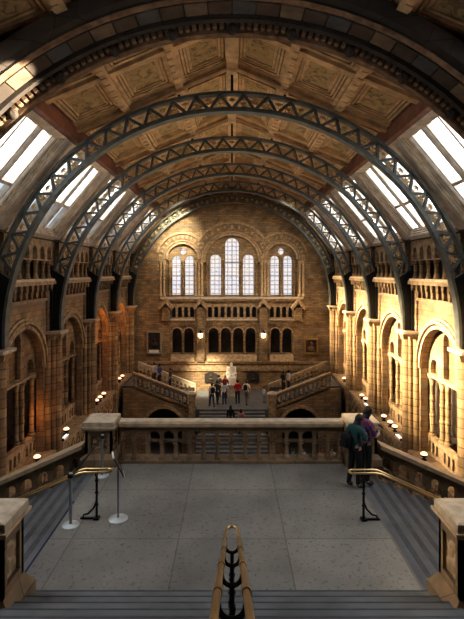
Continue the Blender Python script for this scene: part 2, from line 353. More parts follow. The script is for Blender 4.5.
def side_wall(s, nm, lab):
    fr = side(s)
    # root: the gallery's back wall, its floors and the plain run beside the camera's stair
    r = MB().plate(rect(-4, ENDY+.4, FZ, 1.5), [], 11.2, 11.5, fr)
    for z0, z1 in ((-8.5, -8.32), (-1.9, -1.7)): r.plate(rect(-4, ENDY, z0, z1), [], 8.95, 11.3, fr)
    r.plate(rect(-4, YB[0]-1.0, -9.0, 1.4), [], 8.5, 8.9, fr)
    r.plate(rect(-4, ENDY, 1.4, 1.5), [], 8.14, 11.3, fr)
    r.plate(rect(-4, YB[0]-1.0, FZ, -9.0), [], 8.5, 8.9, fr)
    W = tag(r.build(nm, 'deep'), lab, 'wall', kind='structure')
    for b in range(5):
        y0, y1 = YB[b]+.4, YB[b+1]-.4
        if b == 4: y1 = YB[5]-.4
        yc = (YB[b]+YB[b+1])/2
        # wall face with its great arch
        R, sp = 1.98, -4.3
        out = [(y0,-8.15),(yc-R,-8.15)] + [(yc-R*math.cos(PI*i/24), sp+R*math.sin(PI*i/24)) for i in range(25)] + [(yc+R,-8.15),(y1,-8.15),(y1,-.4),(y0,-.4)]
        MB().plate(out, [], 8.5, 8.82, fr).build('arched_wall_bay', 'stone', W)
        m = MB()
        for r0, r1, d0, d1 in ((1.95, 2.1, 8.42, 8.55), (2.16, 2.28, 8.36, 8.52), (2.3, 2.42, 8.42, 8.52)):
            if r0 > 2.2:
                a = math.acos(min(1, 2.24/r1)); m.arc([(r0,d0),(r1,d0),(r1,d1),(r0,d1)], yc, sp, a, PI-a, 26, fr)
            else: m.arc([(r0,d0),(r1,d0),(r1,d1),(r0,d1)], yc, sp, 0, PI, 26, fr)
        m.build('arch_moulding', 'carved', W)
        # tympanum with three blind niches
        holes = [archloop(yc, .52, -4.5, -2.95), archloop(yc-1.42, .36, -4.5, -4.2), archloop(yc+1.42, .36, -4.5, -4.2)]
        MB().plate(rect(yc-2.15, yc+2.15, -4.56, -2.1), holes, 8.86, 9.04, fr).build('tympanum', 'stone', W)
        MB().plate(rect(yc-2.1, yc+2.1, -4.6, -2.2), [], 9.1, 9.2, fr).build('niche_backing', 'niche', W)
        MB().plate(rect(yc-2.1, yc+2.1, -4.66, -4.56), [], 8.8, 9.2, fr).build('impost_band', 'carved', W)
        for du, dd in ((-1.86, 0), (-.86, 0), (-.7, .16), (.7, .16), (.86, 0), (1.86, 0)):
            column_mb(s*(8.98+dd), yc+du, -7.3, -4.66, .105).build('gallery_column', 'shaft', W, smooth=True)
        slots = [archloop(yc-1.85+.37*k, .1, -8.0, -7.62, 6) for k in range(11) if k not in (3, 7)]
        MB().plate(rect(yc-2.1, yc+2.1, -8.15, -7.3), slots, 8.86, 9.08, fr).build('gallery_parapet', 'carved', W)
        # ledge and patterned front below the gallery
        MB().plate(rect(y0, y1, -8.3, -8.12), [], 8.02, 8.95, fr).build('gallery_ledge', 'carved', W)
        m = MB().plate(rect(y0, y1, -9.5, -8.3), [], 8.2, 8.5, fr)
        for k in range(6):
            u = y0+.38+(y1-y0-.76)*k/5
            m.plate([(u-.3,-8.9),(u,-9.3),(u+.3,-8.9),(u,-8.5)], [[(u-.2,-8.9),(u,-9.16),(u+.2,-8.9),(u,-8.64)]], 8.12, 8.22, fr)
        m.build('gallery_front', 'carved', W)
        R2 = 1.7
        out = [(y0,FZ),(yc-R2,FZ)] + [(yc-R2*math.cos(PI*i/20), -11.5+R2*math.sin(PI*i/20)) for i in range(21)] + [(yc+R2,FZ),(y1,FZ),(y1,-9.5),(y0,-9.5)]
        MB().plate(out, [], 8.3, 8.6, fr).build('ground_arch_wall', 'stone', W)
        # corbel frieze, cornice and upper arcade
        m = MB()
        n1 = 9; w = (y1-y0)/n1
        for k in range(n1):
            u = y0+w*(k+.5)
            m.plate([(u-w*.24,-.56),(u-w*.24,-.7),(u-w*.12,-.84),(u+w*.12,-.84),(u+w*.24,-.7),(u+w*.24,-.56)], [], 8.12, 8.52, fr)
            if k < n1-1:
                u2 = u+w/2; m.plate([(u2-w*.24,-.84),(u2-w*.24,-.98),(u2-w*.12,-1.13),(u2+w*.12,-1.13),(u2+w*.24,-.98),(u2+w*.24,-.84)], [], 8.26, 8.52, fr)
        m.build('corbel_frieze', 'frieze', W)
        MB().plate(rect(y0, y1, -1.17, -.56), [], 8.47, 8.51, fr).build('frieze_shadow', 'groove', W)  # dark sheet painting in the shade between the corbels
        MB().plate(rect(y0, y1, -1.3, -1.18), [], 8.42, 8.52, fr).build('frieze_band', 'carved', W)
        MB().plate(rect(y0-.1, y1+.1, -.56, -.4), [], 8.06, 8.95, fr).build('cornice', 'carved', W)
        MB().plate(rect(y0-.05, y1+.05, -.4, -.3), [], 8.1, 8.9, fr).build('arcade_sill', 'pale', W)
        nn = 6; w = (y1-y0)/nn
        holes = [archloop(y0+w*(k+.5), w*.3, .55, .78, 8, .5) for k in range(nn)]
        MB().plate(rect(y0, y1, .5, 1.4), holes, 8.2, 8.5, fr).build('arcade_head', 'carved', W)
        for k in range(nn+1):
            u = min(max(y0+w*k, y0+.1), y1-.1)
            column_mb(s*8.35, u, -.3, .52, .085, 0, 8, 1.6).build('colonnette', 'shaft', W, smooth=True)
        MB().plate(rect(y0, y1, -.4, 1.4), [], 9.2, 9.3, fr).build('arcade_backing', 'deep', W)  # dark sheet stands in for the shade behind the arcade
    for k in range(6):
        y = YB[k]; 
        if k == 0: continue
        P = MB().plate(rect(y-.4, y+.4, FZ, -2.72), [], 8.3, 8.95, fr).plate(rect(y-.42, y+.42, -2.72, 1.4), [], 8.42, 8.95, fr).build('pier', 'stone', W)
        for dx, dy, rr in ((8.12, 0, .2), (8.22, .27, .11), (8.22, -.27, .11), (8.42, .42, .14), (8.42, -.42, .14)):
            MB().lathe([(rr*1.5,0),(rr*1.5,.25),(rr*1.2,.32),(rr,.42),(rr,10.35),(rr*1.15,10.37),(rr*1.15,10.42),(rr,10.44)], s*dx, y+dy, FZ, 12).build('shaft', 'shaft', P, smooth=True)
        for dx, dy, rr in ((8.12, 0, .2), (8.25, .3, .13), (8.25, -.3, .13)):
            MB().frustum(s*dx, y+dy, rr, rr, -3.1, rr*1.5, rr*1.5, -2.84).build('capital', 'carved', P)
        MB().plate(rect(y-.52, y+.52, -2.84, -2.72), [], 7.78, 8.6, fr).build('abacus', 'pale', P)
    return W
side_wall(-1, 'wall_left', 'dim arcaded stone wall with tall arches, piers and galleries on the left')
side_wall(1, 'wall_right', 'sunlit arcaded stone wall with tall arches, piers and galleries on the right')

# ------------------------------------------------------------------ end wall
def end_wall():
    top = [(-11.4,FZ),(11.4,FZ),(11.4,1.45),(8.2,1.6),(5.6,5.0),(0,7.4),(-5.6,5.0),(-8.2,1.6),(-11.4,1.45)]
    cen = archloop(0, 2.31, -2.05, .84, 26); cen
    holes = [archloop(0, 2.31, -2.05, .84, 26), archloop(-4.09, 1.34, -2.05, 1.08, 20), archloop(4.09, 1.34, -2.05, 1.08, 20)]
    for c, hw in ((0, 2.1), (-4.09, 1.02), (4.09, 1.02)):
        holes.append(rect(c-hw, c+hw, -3.95, -2.62)); holes.append(rect(c-hw, c+hw, -7.1, -4.45))
    W = tag(MB().plate(top, holes, 38.6, 38.8, front).build('wall_end', 'brick'), 'brick end wall with three round-arched windows above two arcades', 'wall', kind='structure')
    lights = [archloop(0, .57, -1.9, 2.27, 12), archloop(-1.38, .46, -1.9, 1.01, 12), archloop(1.38, .46, -1.9, 1.01, 12)]
    MB().plate(rect(-2.5, 2.5, -2.3, 3.4), lights, 38.85, 39.05, front).build('window_tympanum', 'brick', W)
    for c in (-4.09, 4.09):
        oc = [(c+.26*math.cos(2*PI*i/14), 1.72+.26*math.sin(2*PI*i/14)) for i in range(14)]
        MB().plate(rect(c-1.5, c+1.5, -2.3, 2.7), [archloop(c-.54,.37,-1.9,.98,12), archloop(c+.54,.37,-1.9,.98,12), oc], 38.85, 39.05, front).build('window_tympanum', 'brick', W)
    # mouldings round the three arches
    for c, R, sp in ((0, 2.31, .84), (-4.09, 1.34, 1.08), (4.09, 1.34, 1.08)):
        m = MB()
        m.arc([(R-.1,38.52),(R+.08,38.52),(R+.08,38.7),(R-.1,38.7)], c, sp, 0, PI, 28, front)
        m.arc([(R+.14,38.46),(R+.24,38.46),(R+.24,38.62),(R+.14,38.62)], c, sp, 0, PI, 28, front)
        e = R+(.88 if c == 0 else .72)
        m.arc([(e,38.44),(e+.2,38.44),(e+.2,38.62),(e,38.62)], c, sp, .55 if c == 0 else (.25 if c > 0 else .9), PI-(.55 if c == 0 else (.9 if c > 0 else .25)), 28, front)
        m.build('arch_moulding', 'carved', W)
        k = 15
        d = MB()
        for i in range(k):
            a = .15+(PI-.3)*i/(k-1); rr = R+(.6 if c == 0 else .5)
            if c == 0 and (a < .55 or a > PI-.55): continue
            d.add(*dent(c+rr*math.cos(a), sp+rr*math.sin(a), a, 38.5, 38.62, .1))
        d.build('arch_dentils', 'carved', W)
    # shafts between the windows and lights
    for x in (-2.75, -2.5, 2.5, 2.75, -5.62, 5.62, -5.9, 5.9, -3.0, 3.0):
        column_mb(x, 38.5, -2.0, .95, .1, 1).build('window_shaft', 'ring', W, smooth=True)
    for x, zt in ((-.82, .95), (.82, .95), (-4.09, .9), (4.09, .9), (-2.1, .85), (2.1, .85), (-5.2, 1.0), (-2.95, 1.0), (5.2, 1.0), (2.95, 1.0)):
        column_mb(x, 38.74, -1.95, zt, .075, 1).build('mullion_shaft', 'shaft', W, smooth=True)
    MB().box(-5.9, 5.9, 38.35, 38.62, -2.25, -2.05).build('window_sill', 'pale', W)
    MB().box(-5.6, 5.6, 38.45, 38.62, -2.42, -2.27).build('sill_band', 'carved', W)
    # balcony arcade and lower arcade
    for c, hw, n in ((0, 2.1, 8), (-4.09, 1.02, 4), (4.09, 1.02, 4)):
        w = 2*hw/n
        MB().plate(rect(c-hw, c+hw, -3.95, -2.62), [archloop(c-hw+w*(k+.5), w*.32, -3.78, -3.05, 8) for k in range(n)], 38.66, 38.86, front).build('balcony_arcade', 'carved', W)
        MB().box(c-hw, c+hw, 38.5, 38.64, -4.02, -3.88).build('balcony_ledge', 'pale', W)
    for c, hw, n in ((0, 2.05, 4), (-4.09, .98, 2), (4.09, .98, 2)):
        w = 2*hw/n
        MB().plate(rect(c-hw-.05, c+hw+.05, -7.1, -4.45), [archloop(c-hw+w*(k+.5), w*.4, -6.75, -5.06, 12) for k in range(n)], 38.7, 38.95, front).build('lower_arcade', 'brick', W)
        m = MB()
        for k in range(n): m.arc([(w*.4,38.6),(w*.5,38.6),(w*.5,38.72),(w*.4,38.72)], c-hw+w*(k+.5), -5.06, 0, PI, 12, front)
        m.build('arcade_moulding', 'carved', W)
        for k in range(n+1): column_mb(c-hw+w*k, 38.66, -6.75, -5.06, .075, 1, 8).build('arcade_column', 'shaft', W, smooth=True)
        MB().hexa([(c-hw,38.3,-7.4),(c+hw,38.3,-7.4),(c+hw,38.75,-7.4),(c-hw,38.75,-7.4),(c-hw,38.32,-7.3),(c+hw,38.32,-7.3),(c+hw,38.75,-6.78),(c-hw,38.75,-6.78)]).build('sloping_sill', 'carved', W)
    # pilaster strips with little gables
    for x in (-5.45, -2.58, 2.58, 5.45):
        MB().box(x-.32, x+.32, 38.24, 38.62, -7.4 if abs(x) < 4 else -4.0, -2.9).build('pilaster_strip', 'brick', W)
        MB().plate([(x-.5,-3.1),(x-.62,-2.95),(x,-2.12),(x+.62,-2.95),(x+.5,-3.1),(x,-2.55)], [], 38.05, 38.62, front).build('gable', 'carved', W)
    MB().box(-9, 9, 38.42, 38.62, -7.62, -7.42).build('string_course', 'carved', W)
    m = MB().box(-9, 9, 38.5, 38.62, -8.2, -7.72)
    for k in range(60): m.box(-8.9+.3*k, -8.75+.3*k, 38.46, 38.52, -8.08, -7.86)
    m.build('patterned_band', 'carved', W)
    MB().box(-6, 6, 40.2, 40.4, -7.6, -2.4).box(-6, 6, 38.95, 40.4, -7.3, -7.1).build('arcade_backing', 'deep', W)
    # stained glass
    def glass(nm, lab, loops, bars):
        f = MB()
        g = MB()
        for l in loops: g.plate(l, [], 39.1, 39.12, front)
        for b in bars: f.box(*b)
        w = tag(f.build(nm, 'lead'), lab, 'window', kind='structure')
        for l in loops: MB().plate(l, [], 39.1, 39.12, front).build('pane', 'stained', w)
    glass('window_1', 'central stained-glass window of three lights, the middle one tallest', lights, [(-.6,.6,39.04,39.09,.78,.86),(-.03,.03,39.04,39.09,-1.9,2.8)]+[(c-.5,c+.5,39.05,39.09,z,z+.04) for c in (-1.38, 0, 1.38) for z in (-1.1,-.3)])
    for i, c in ((2, -4.09), (3, 4.09)):
        oc = [(c+.26*math.cos(2*PI*k/14), 1.72+.26*math.sin(2*PI*k/14)) for k in range(14)]
        glass('window_%d' % i, 'twin stained-glass lights under a small roundel, %s of the central window' % ('left' if c < 0 else 'right'),
              [archloop(c-.54,.37,-1.9,.98,12), archloop(c+.54,.37,-1.9,.98,12), oc], [(c+d-.4,c+d+.4,39.05,39.09,z,z+.04) for d in (-.54,.54) for z in (-1.1,-.3,.5)])
    return W
def dent(x, z, a, y0, y1, h):
    t = Vector((-math.sin(a), math.cos(a)))*h*.8; r = Vector((math.cos(a), math.sin(a)))*h*1.3
    p = [Vector((x,z))-t-r, Vector((x,z))+t-r, Vector((x,z))+t+r, Vector((x,z))-t+r]
    return [(q.x,y0,q.y) for q in p]+[(q.x,y1,q.y) for q in p], [(0,3,2,1),(4,5,6,7),(0,1,5,4),(1,2,6,5),(2,3,7,6),(3,0,4,7)]
end_wall()

# ------------------------------------------------------------------ roof
RIDGE, SLOPE = 7.4, .42
def ceilz(x): return RIDGE-SLOPE*abs(x)
def roof():
    m = MB()
    for s in (-1, 1):
        m.hexa([(0,-4,RIDGE),(s*5.65,-4,ceilz(5.65)),(s*5.65,ENDY+.2,ceilz(5.65)),(0,ENDY+.2,RIDGE),
                (0,-4,RIDGE+.2),(s*5.65,-4,ceilz(5.65)+.2),(s*5.65,ENDY+.2,ceilz(5.65)+.2),(0,ENDY+.2,RIDGE+.2)])
    R = tag(m.build('ceiling', 'wood'), 'pitched timber ceiling of painted coffered panels between heavy moulded beams', 'ceiling', kind='structure')
    n = Vector((SLOPE, 0, 1)).normalized()
    # longitudinal beams
    for x in (0, 1.85, 3.7):
        for s in ((1,) if x == 0 else (-1, 1)):
            z = ceilz(x); m = MB()
            if x == 0: m.box(-.2, .2, -4, ENDY, z-.36, z-.02)
            else:
                m.bar((s*x,-4,z-.13),(s*x,ENDY,z-.13), .26, .3, side=(1,0,-SLOPE*s))
                m.bar((s*x,-4,z-.06),(s*x,ENDY,z-.06), .48, .14, side=(1,0,-SLOPE*s))
                for k in range(72):
                    y = 6+k*.46
                    m.bar((s*x,y,z-.3),(s*x,y+.2,z-.3), .17, .05, side=(1,0,-SLOPE*s))
            m.build('roof_beam', 'wood', R)
    for s in (-1, 1):
        MB().box(min(s*5.4,s*5.68), max(s*5.4,s*5.68), -4, ENDY, 4.56, 5.1).build('eaves_purlin', 'woodred', R)
    lines = [4.9]+YB+[ENDY]
    cross = []
    for a, b in zip(lines, lines[1:]):
        cross.append(a)
        if b-a > 2: cross.append((a+b)/2)
    cross.append(ENDY)
    for y in cross:
        m = MB()
        for s in (-1, 1):
            if y in YB: m.bar((0,y,RIDGE-.03),(s*5.5,y,ceilz(5.5)-.03), 1.15, .07); m.bar((0,y,RIDGE-.04),(s*5.5,y,ceilz(5.5)-.04), .8, .11)
            m.bar((0,y,RIDGE-.1),(s*5.5,y,ceilz(5.5)-.1), .26, .24)
            m.bar((0,y,RIDGE-.04),(s*5.5,y,ceilz(5.5)-.04), .46, .12)
        m.build('roof_rafter', 'wood', R)
    for a, b in zip(cross, cross[1:]):
        if b-a < 1.5: continue
        for s in (-1, 1):
            for x0, x1 in ((.2, 1.62), (2.08, 3.47), (3.93, 5.35)):
                A, B = a+(.55 if a in YB else .24), b-(.55 if b in YB else .24)
                def P(x, y, d): return (s*x - s*n.x*d*1.0, y, ceilz(x)-n.z*d)
                fm = MB()
                for e, d0, d1 in ((0, .0, .12), (.1, .0, .085), (.2, .0, .05)):
                    X0, X1, Y0, Y1, w = x0+e, x1-e, A+e, B-e, .07
                    for (xa, xb, ya, yb) in ((X0,X0+w,Y0,Y1),(X1-w,X1,Y0,Y1),(X0,X1,Y0,Y0+w),(X0,X1,Y1-w,Y1)):
                        fm.hexa([P(xa,ya,d1),P(xb,ya,d1),P(xb,yb,d1),P(xa,yb,d1),P(xa,ya,d0),P(xb,ya,d0),P(xb,yb,d0),P(xa,yb,d0)])
                f = fm.build('coffer_frame', 'wood', R)
                X0, X1, Y0, Y1 = x0+.3, x1-.3, A+.3, B-.3
                MB().hexa([P(X0,Y0,.02),P(X1,Y0,.02),P(X1,Y1,.02),P(X0,Y1,.02),P(X0,Y0,-.01),P(X1,Y0,-.01),P(X1,Y1,-.01),P(X0,Y1,-.01)]).build('painted_panel', 'panel', f)
    # skylight slopes
    T = Vector((2.58, 0, -3.12)); L = T.length; t = T/L; nn = Vector((3.12, 0, 2.58))/L
    w = 0
    ylines = [-4, 4.9, 10.7] + YB[1:] + [ENDY]
    names = {10.7: 'nearest skylight beyond the stone arch', 16.3: 'skylight between the first and second iron arches', 21.65: 'skylight between the second and third iron arches',
             27.0: 'skylight between the third and fourth iron arches', 32.35: 'skylight between the fourth and fifth iron arches', 4.9: 'skylight overhead before the stone arch'}
    wn = 4
    for s in (-1, 1):
        def Q(u, y, d): # u from the purlin down, d outward
            p = Vector((5.6, 0, 4.62))+t*u+nn*d; return (s*p.x, y, p.z)
        def bx(m, u0, u1, y0, y1, d0, d1):
            m.hexa([Q(u0,y0,d0),Q(u1,y0,d0),Q(u1,y1,d0),Q(u0,y1,d0),Q(u0,y0,d1),Q(u1,y0,d1),Q(u1,y1,d1),Q(u0,y1,d1)])
        for a, b in zip(ylines, ylines[1:]):
            if a not in names:
                m = MB(); bx(m, 0, L, a, b, 0, .15); m.build('roof_slope', 'wood', R); continue
            A, B = a+.42, b-.42
            m = MB(); bx(m, 0, L, a, A, 0, .2); bx(m, 0, L, B, b, 0, .2); bx(m, 0, .1, A, B, 0, .2); bx(m, L-.16, L, A, B, 0, .2)
            m.build('roof_slope', 'woodpale', R)
            m = MB(); bx(m, L-.16, L+.02, A, B, -.06, -.005); m.build('skylight_sill', 'pale', R)
            root = MB()
            for k in range(4):       # stepped timber reveal
                e, d0, d1 = .065*k, .07*k, .07*k+.16
                for (u0,u1,y0,y1) in ((.1+e,L-.16-e,A+e-.04,A+e+.04),(.1+e,L-.16-e,B-e-.04,B-e+.04),(.1+e-.04,.1+e+.04,A+e,B-e),(L-.16-e-.04,L-.16-e+.04,A+e,B-e)):
                    bx(root, u0, u1, y0, y1, d0-.02, d1)
            o = root.build('window_%d' % wn, 'woodpale')
            tag(o, 'sloping timber %s, %s side of the roof' % (names[a], 'left' if s < 0 else 'right'), 'skylight', kind='structure'); wn += 1
            u0, u1, y0, y1 = .3, L-.36, A+.24, B-.24
            um = u0+(u1-u0)*.62
            fy = lambda f: y0+(y1-y0)*f
            m = MB(); bx(m, um-.06, um+.06, y0, fy(.92), .12, .34)
            for f in (.12, .51): bx(m, u0, u1, fy(f)-.045, fy(f)+.045, .24, .34)
            for f in (.0, .25, .36, .66, .74, .92): bx(m, u0, u1, fy(f)-.035, fy(f)+.035, .14, .36)
            m.build('glazing_bar', 'woodpale', o)
            m = MB()
            for f in (.29, .33, .70, .96): bx(m, u0, u1, fy(f)-.025, fy(f)+.025, .22, .36)
            m.build('ribbed_board', 'woodpale', o)
            for (ua, ub, mt) in ((u0, um, 'sky'), (um, u1, 'skylow' if s < 0 else 'sky')):
                if a == 4.9: mt = 'skynear'
                for (ya, yb, grey) in ((fy(0), fy(.25), 0), (fy(.25), fy(.36), 1), (fy(.36), fy(.66), 0), (fy(.66), fy(.74), 1), (fy(.74), fy(.92), 0), (fy(.92), y1, 1)):  # grey strips: glowing stand-ins for lit ribbed boards
                    m = MB(); bx(m, ua, ub, ya, yb, .34, .36); m.build('pane', 'skygrey' if grey else mt, o)
roof()

# ------------------------------------------------------------------ the dark stone arch
def stone_arch():
    o = thing('stone_arch', 'massive dark stone arch spanning the roof nearest the viewer', 'arch', (0, 10.7, FZ), kind='structure')
    cz = -2.0
    y = lambda d: d
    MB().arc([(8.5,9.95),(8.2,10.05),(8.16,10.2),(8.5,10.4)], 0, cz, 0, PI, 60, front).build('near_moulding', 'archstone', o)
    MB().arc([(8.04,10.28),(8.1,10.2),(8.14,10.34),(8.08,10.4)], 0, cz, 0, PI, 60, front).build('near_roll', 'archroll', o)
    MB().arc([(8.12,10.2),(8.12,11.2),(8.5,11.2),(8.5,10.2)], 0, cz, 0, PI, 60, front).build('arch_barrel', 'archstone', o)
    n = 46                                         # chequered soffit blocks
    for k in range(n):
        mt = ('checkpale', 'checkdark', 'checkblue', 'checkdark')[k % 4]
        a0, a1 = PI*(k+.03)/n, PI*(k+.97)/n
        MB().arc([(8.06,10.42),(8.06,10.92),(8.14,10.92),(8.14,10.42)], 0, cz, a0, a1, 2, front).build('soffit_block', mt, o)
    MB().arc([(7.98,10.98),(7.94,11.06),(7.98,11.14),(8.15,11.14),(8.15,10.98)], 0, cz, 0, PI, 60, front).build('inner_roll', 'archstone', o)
    MB().arc([(7.98,11.2),(7.98,11.36),(8.2,11.36),(8.2,11.14)], 0, cz, 0, PI, 60, front).build('carved_groove', 'groove', o)
    d = MB()
    for k in range(150):
        a = PI*(k+.5)/150
        d.arc([(7.9,11.18),(7.9,11.33),(8.0,11.33),(8.0,11.18)], 0, cz, a-.006, a+.006, 1, front)
    d.build('dentil_band', 'archroll', o)
    for k in range(17):
        a = PI*(k+.5)/17
        MB().ball((7.88*math.cos(a), 11.26, cz+7.88*math.sin(a)), .14, 8, 6).build('carved_boss', 'groove', o, smooth=True)
    MB().arc([(7.84,11.38),(7.8,11.46),(7.84,11.54),(8.2,11.54),(8.2,11.38)], 0, cz, 0, PI, 60, front).build('far_roll', 'archroll', o, smooth=True)
    MB().arc([(7.92,11.56),(7.88,11.68),(7.95,11.76),(8.3,11.76),(8.3,11.56)], 0, cz, 0, PI, 60, front).build('far_moulding', 'archroll', o)
    # spandrel up to the ceiling
    up = [(8.45*math.cos(a), cz+8.45*math.sin(a)) for a in [PI*i/40 for i in range(5, 36)]]
    roofl = [(-5.75, 4.45), (-5.3, ceilz(5.3)-.01), (0, RIDGE-.05), (5.3, ceilz(5.3)-.01), (5.75, 4.45)]
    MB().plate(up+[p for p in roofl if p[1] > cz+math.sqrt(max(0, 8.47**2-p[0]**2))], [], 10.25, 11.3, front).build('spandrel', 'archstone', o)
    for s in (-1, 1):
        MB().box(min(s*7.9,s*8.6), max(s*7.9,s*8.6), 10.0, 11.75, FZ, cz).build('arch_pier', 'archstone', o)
        MB().box(min(s*7.7,s*8.6), max(s*7.7,s*8.6), 9.9, 11.85, cz-.3, cz).build('impost', 'archroll', o)
stone_arch()

# ------------------------------------------------------------------ iron arches
def iron_arch(y0, label):
    o = thing('iron_arch', label, 'arch', (0, y0, -2.7), 'iron roof arches')
    cz, RI, RO = -2.3, 7.94, 8.56
    fr = lambda u, v, d: (u, y0+d, v)
    a0 = math.asin(-.35/RI)
    MB().arc([(RI-.05,-.17),(RI+.05,-.17),(RI+.05,.17),(RI-.05,.17)], 0, cz, a0, PI-a0, 72, fr).build('lower_chord', 'iron', o)
    LC = bpy.data.objects[-1] if False else o.children[-1]
    MB().arc([(RI+.05,-.06),(RI+.13,-.06),(RI+.13,.06),(RI+.05,.06)], 0, cz, a0, PI-a0, 72, fr).build('lower_web', 'iron', LC)
    ao = math.asin(2.35/RO)
    MB().arc([(RO-.05,-.15),(RO+.04,-.15),(RO+.04,.15),(RO-.05,.15)], 0, cz, ao, PI-ao, 66, fr).build('upper_chord', 'iron', o)
    n = 26; A, B = ao+.01, PI-ao-.01
    m = MB(); n_sp = 0
    pt = lambda r, a: Vector((r*math.cos(a), y0, cz+r*math.sin(a)))
    for k in range(n):
        p0, p1, p2 = A+(B-A)*k/n, A+(B-A)*(k+.5)/n, A+(B-A)*(k+1)/n
        m.bar(pt(RI+.06,p0), pt(RO-.04,p1), .14, .085); m.bar(pt(RO-.04,p1), pt(RI+.06,p2), .14, .085)
        # a gilded sprig in each triangle
        g = MB()
        c = pt((RI+RO)/2-.08, p1); rad = Vector((math.cos(p1),0,math.sin(p1))); tan = Vector((-rad.z,0,rad.x))
        g.bar(c-rad*.17, c+rad*.2, .02, .03)
        for ang, ln, off in ((0,.16,.1),(.8,.17,.0),(-.8,.17,.0),(1.1,.14,-.12),(-1.1,.14,-.12)):
            d = rad*math.cos(ang)+tan*math.sin(ang); q = Vector((-d.z,0,d.x)); b = c+rad*off
            w = .05
            vs = [b+Vector((0,-.012,0)), b+d*ln*.5+q*w+Vector((0,-.03,0)), b+d*ln+Vector((0,-.012,0)), b+d*ln*.5-q*w+Vector((0,-.03,0)),
                  b+Vector((0,.012,0)), b+d*ln*.5+q*w+Vector((0,.03,0)), b+d*ln+Vector((0,.012,0)), b+d*ln*.5-q*w+Vector((0,.03,0))]
            g.add(vs, [(0,1,2,3),(7,6,5,4),(0,4,5,1),(1,5,6,2),(2,6,7,3),(3,7,4,0)])
        c2 = pt((RI+RO)/2+.1, p2); rad2 = Vector((math.cos(p2),0,math.sin(p2))); tan2 = Vector((-rad2.z,0,rad2.x))
        g.build('gilded_leaf', 'gold', o); g = MB()
        if k < n-1:
            for sg in (-1, 0, 1):
                d = (-rad2*.8+tan2*sg*.8).normalized(); q = Vector((-d.z,0,d.x)); b = c2+rad2*.05
                vs = [b, b+d*.08+q*.04, b+d*.17, b+d*.08-q*.04]
                g.add([v+Vector((0,-.015,0)) for v in vs]+[v+Vector((0,.015,0)) for v in vs], [(0,1,2,3),(7,6,5,4),(0,4,5,1),(1,5,6,2),(2,6,7,3),(3,7,4,0)])
            g.build('gilded_bud', 'gold', o)
    m.build('lattice_web', 'iron', o)
    for s in (-1, 1):       # solid legs standing on the capitals
        loop = [(s*8.38, -2.7), (s*8.0, -2.7)]
        ang = [a0+(ao-.02-a0)*i/14 for i in range(15)]
        loop += [(s*(RI+.06)*math.cos(a), cz+(RI+.06)*math.sin(a)) for a in ang if cz+RI*math.sin(a) < .1]
        loop += [(s*8.3, .1), (s*8.38, .05)]
        MB().plate(loop, [], -.1, .1, fr).build('leg_plate', 'irondark', o)
        MB().box(min(s*8.3,s*8.4), max(s*8.3,s*8.4), y0-.2, y0+.2, -2.7, .3).build('leg_flange', 'irondark', o)
    MB().tube([(0,y0,cz+RO+.04),(0,y0,RIDGE-.5)], .045, 8).build('king_rod', 'irondark', o)
    for s in (-1, 1):
        MB().bar((s*1.85,y0,cz+RO*math.sin(math.acos(1.85/RO))), (s*1.85,y0,ceilz(1.85)-.42), .1, .08).build('strut', 'irondark', o)
ords = ['nearest of the five', 'second of five from the viewer', 'middle one of the five', 'fourth of five from the viewer', 'farthest of five, by the end wall']
for k in range(1, 6): iron_arch(YB[k], 'grey-green iron lattice arch with gilded leaves, ' + ords[k-1])

# ------------------------------------------------------------------ landing and stairs near the viewer
LZ, LN, LF = -4.6, 6.5, 11.1
XL, XR = -3.15, 2.78
o = tag(MB().box(XL, XR, LN, 11.75, LZ-.45, LZ).build('stair_landing', 'landing', loc=(0, 9, LZ-.45)), 'wide grey stone landing paved in large pitted slabs', 'landing')
for s, n_ in ((-1, 'wall_stair_left'), (1, 'wall_stair_right')):
    tag(MB().box(min(s*2.78,s*3.62), max(s*2.78,s*3.62), -3.9, 6.88, FZ, LZ-.46).build(n_, 'balust'), kind='structure', label='low stone side wall carrying the %s pedestal of the central stair' % ('left' if s < 0 else 'right'), cat='wall')
o = thing('stair_flight', 'lower treads of the central stone flight rising toward the viewer', 'stairs', (0, 5, LZ))
for k in range(20):
    y1 = LN-.325*k
    MB().box(-2.74, 2.74, y1-.36, y1, max(LZ+.15*k-.3, LZ) if k else LZ, LZ+.15*(k+1)).build('step', 'step', o)
    MB().box(-2.73, 2.73, y1-.02, y1+.003, LZ+.15*(k+1)-.03, LZ+.15*(k+1)+.003).build('nosing', 'nosing', o.children[-1])
MB().box(-3.6, 3.6, -3.9, LN-.325*20-.02, -1.95, -1.6).build('top_landing', 'step', o)
for s, X0, lab in ((-1, XL, 'stone flight descending to the left of the landing'), (1, XR, 'blue-grey stone flight descending to the right of the landing')):
    o = thing('stair_flight', lab, 'stairs', (s*5, 9, FZ))
    NS = 13
    for k in range(NS):
        xa = X0+s*.34*k; xb = xa+s*.36
        st = MB().box(min(xa,xb), max(xa,xb), 6.95, 11.16, LZ-.15*(k+1)-.3, LZ-.15*(k+1)).build('step', 'step', o)
        xn = X0+s*.34*(k+1); MB().box(min(xn,xn-s*.1), max(xn,xn-s*.1), 6.96, 11.15, LZ-.15*(k+1)-.001, LZ-.15*(k+1)+.004).build('nosing', 'nosing', st)
    xa = X0+s*.34*NS
    MB().box(min(xa, s*7.66), max(xa, s*7.66), 6.95, 11.16, LZ-.15*NS-.4, LZ-.15*NS-.01).build('half_landing', 'step', o)

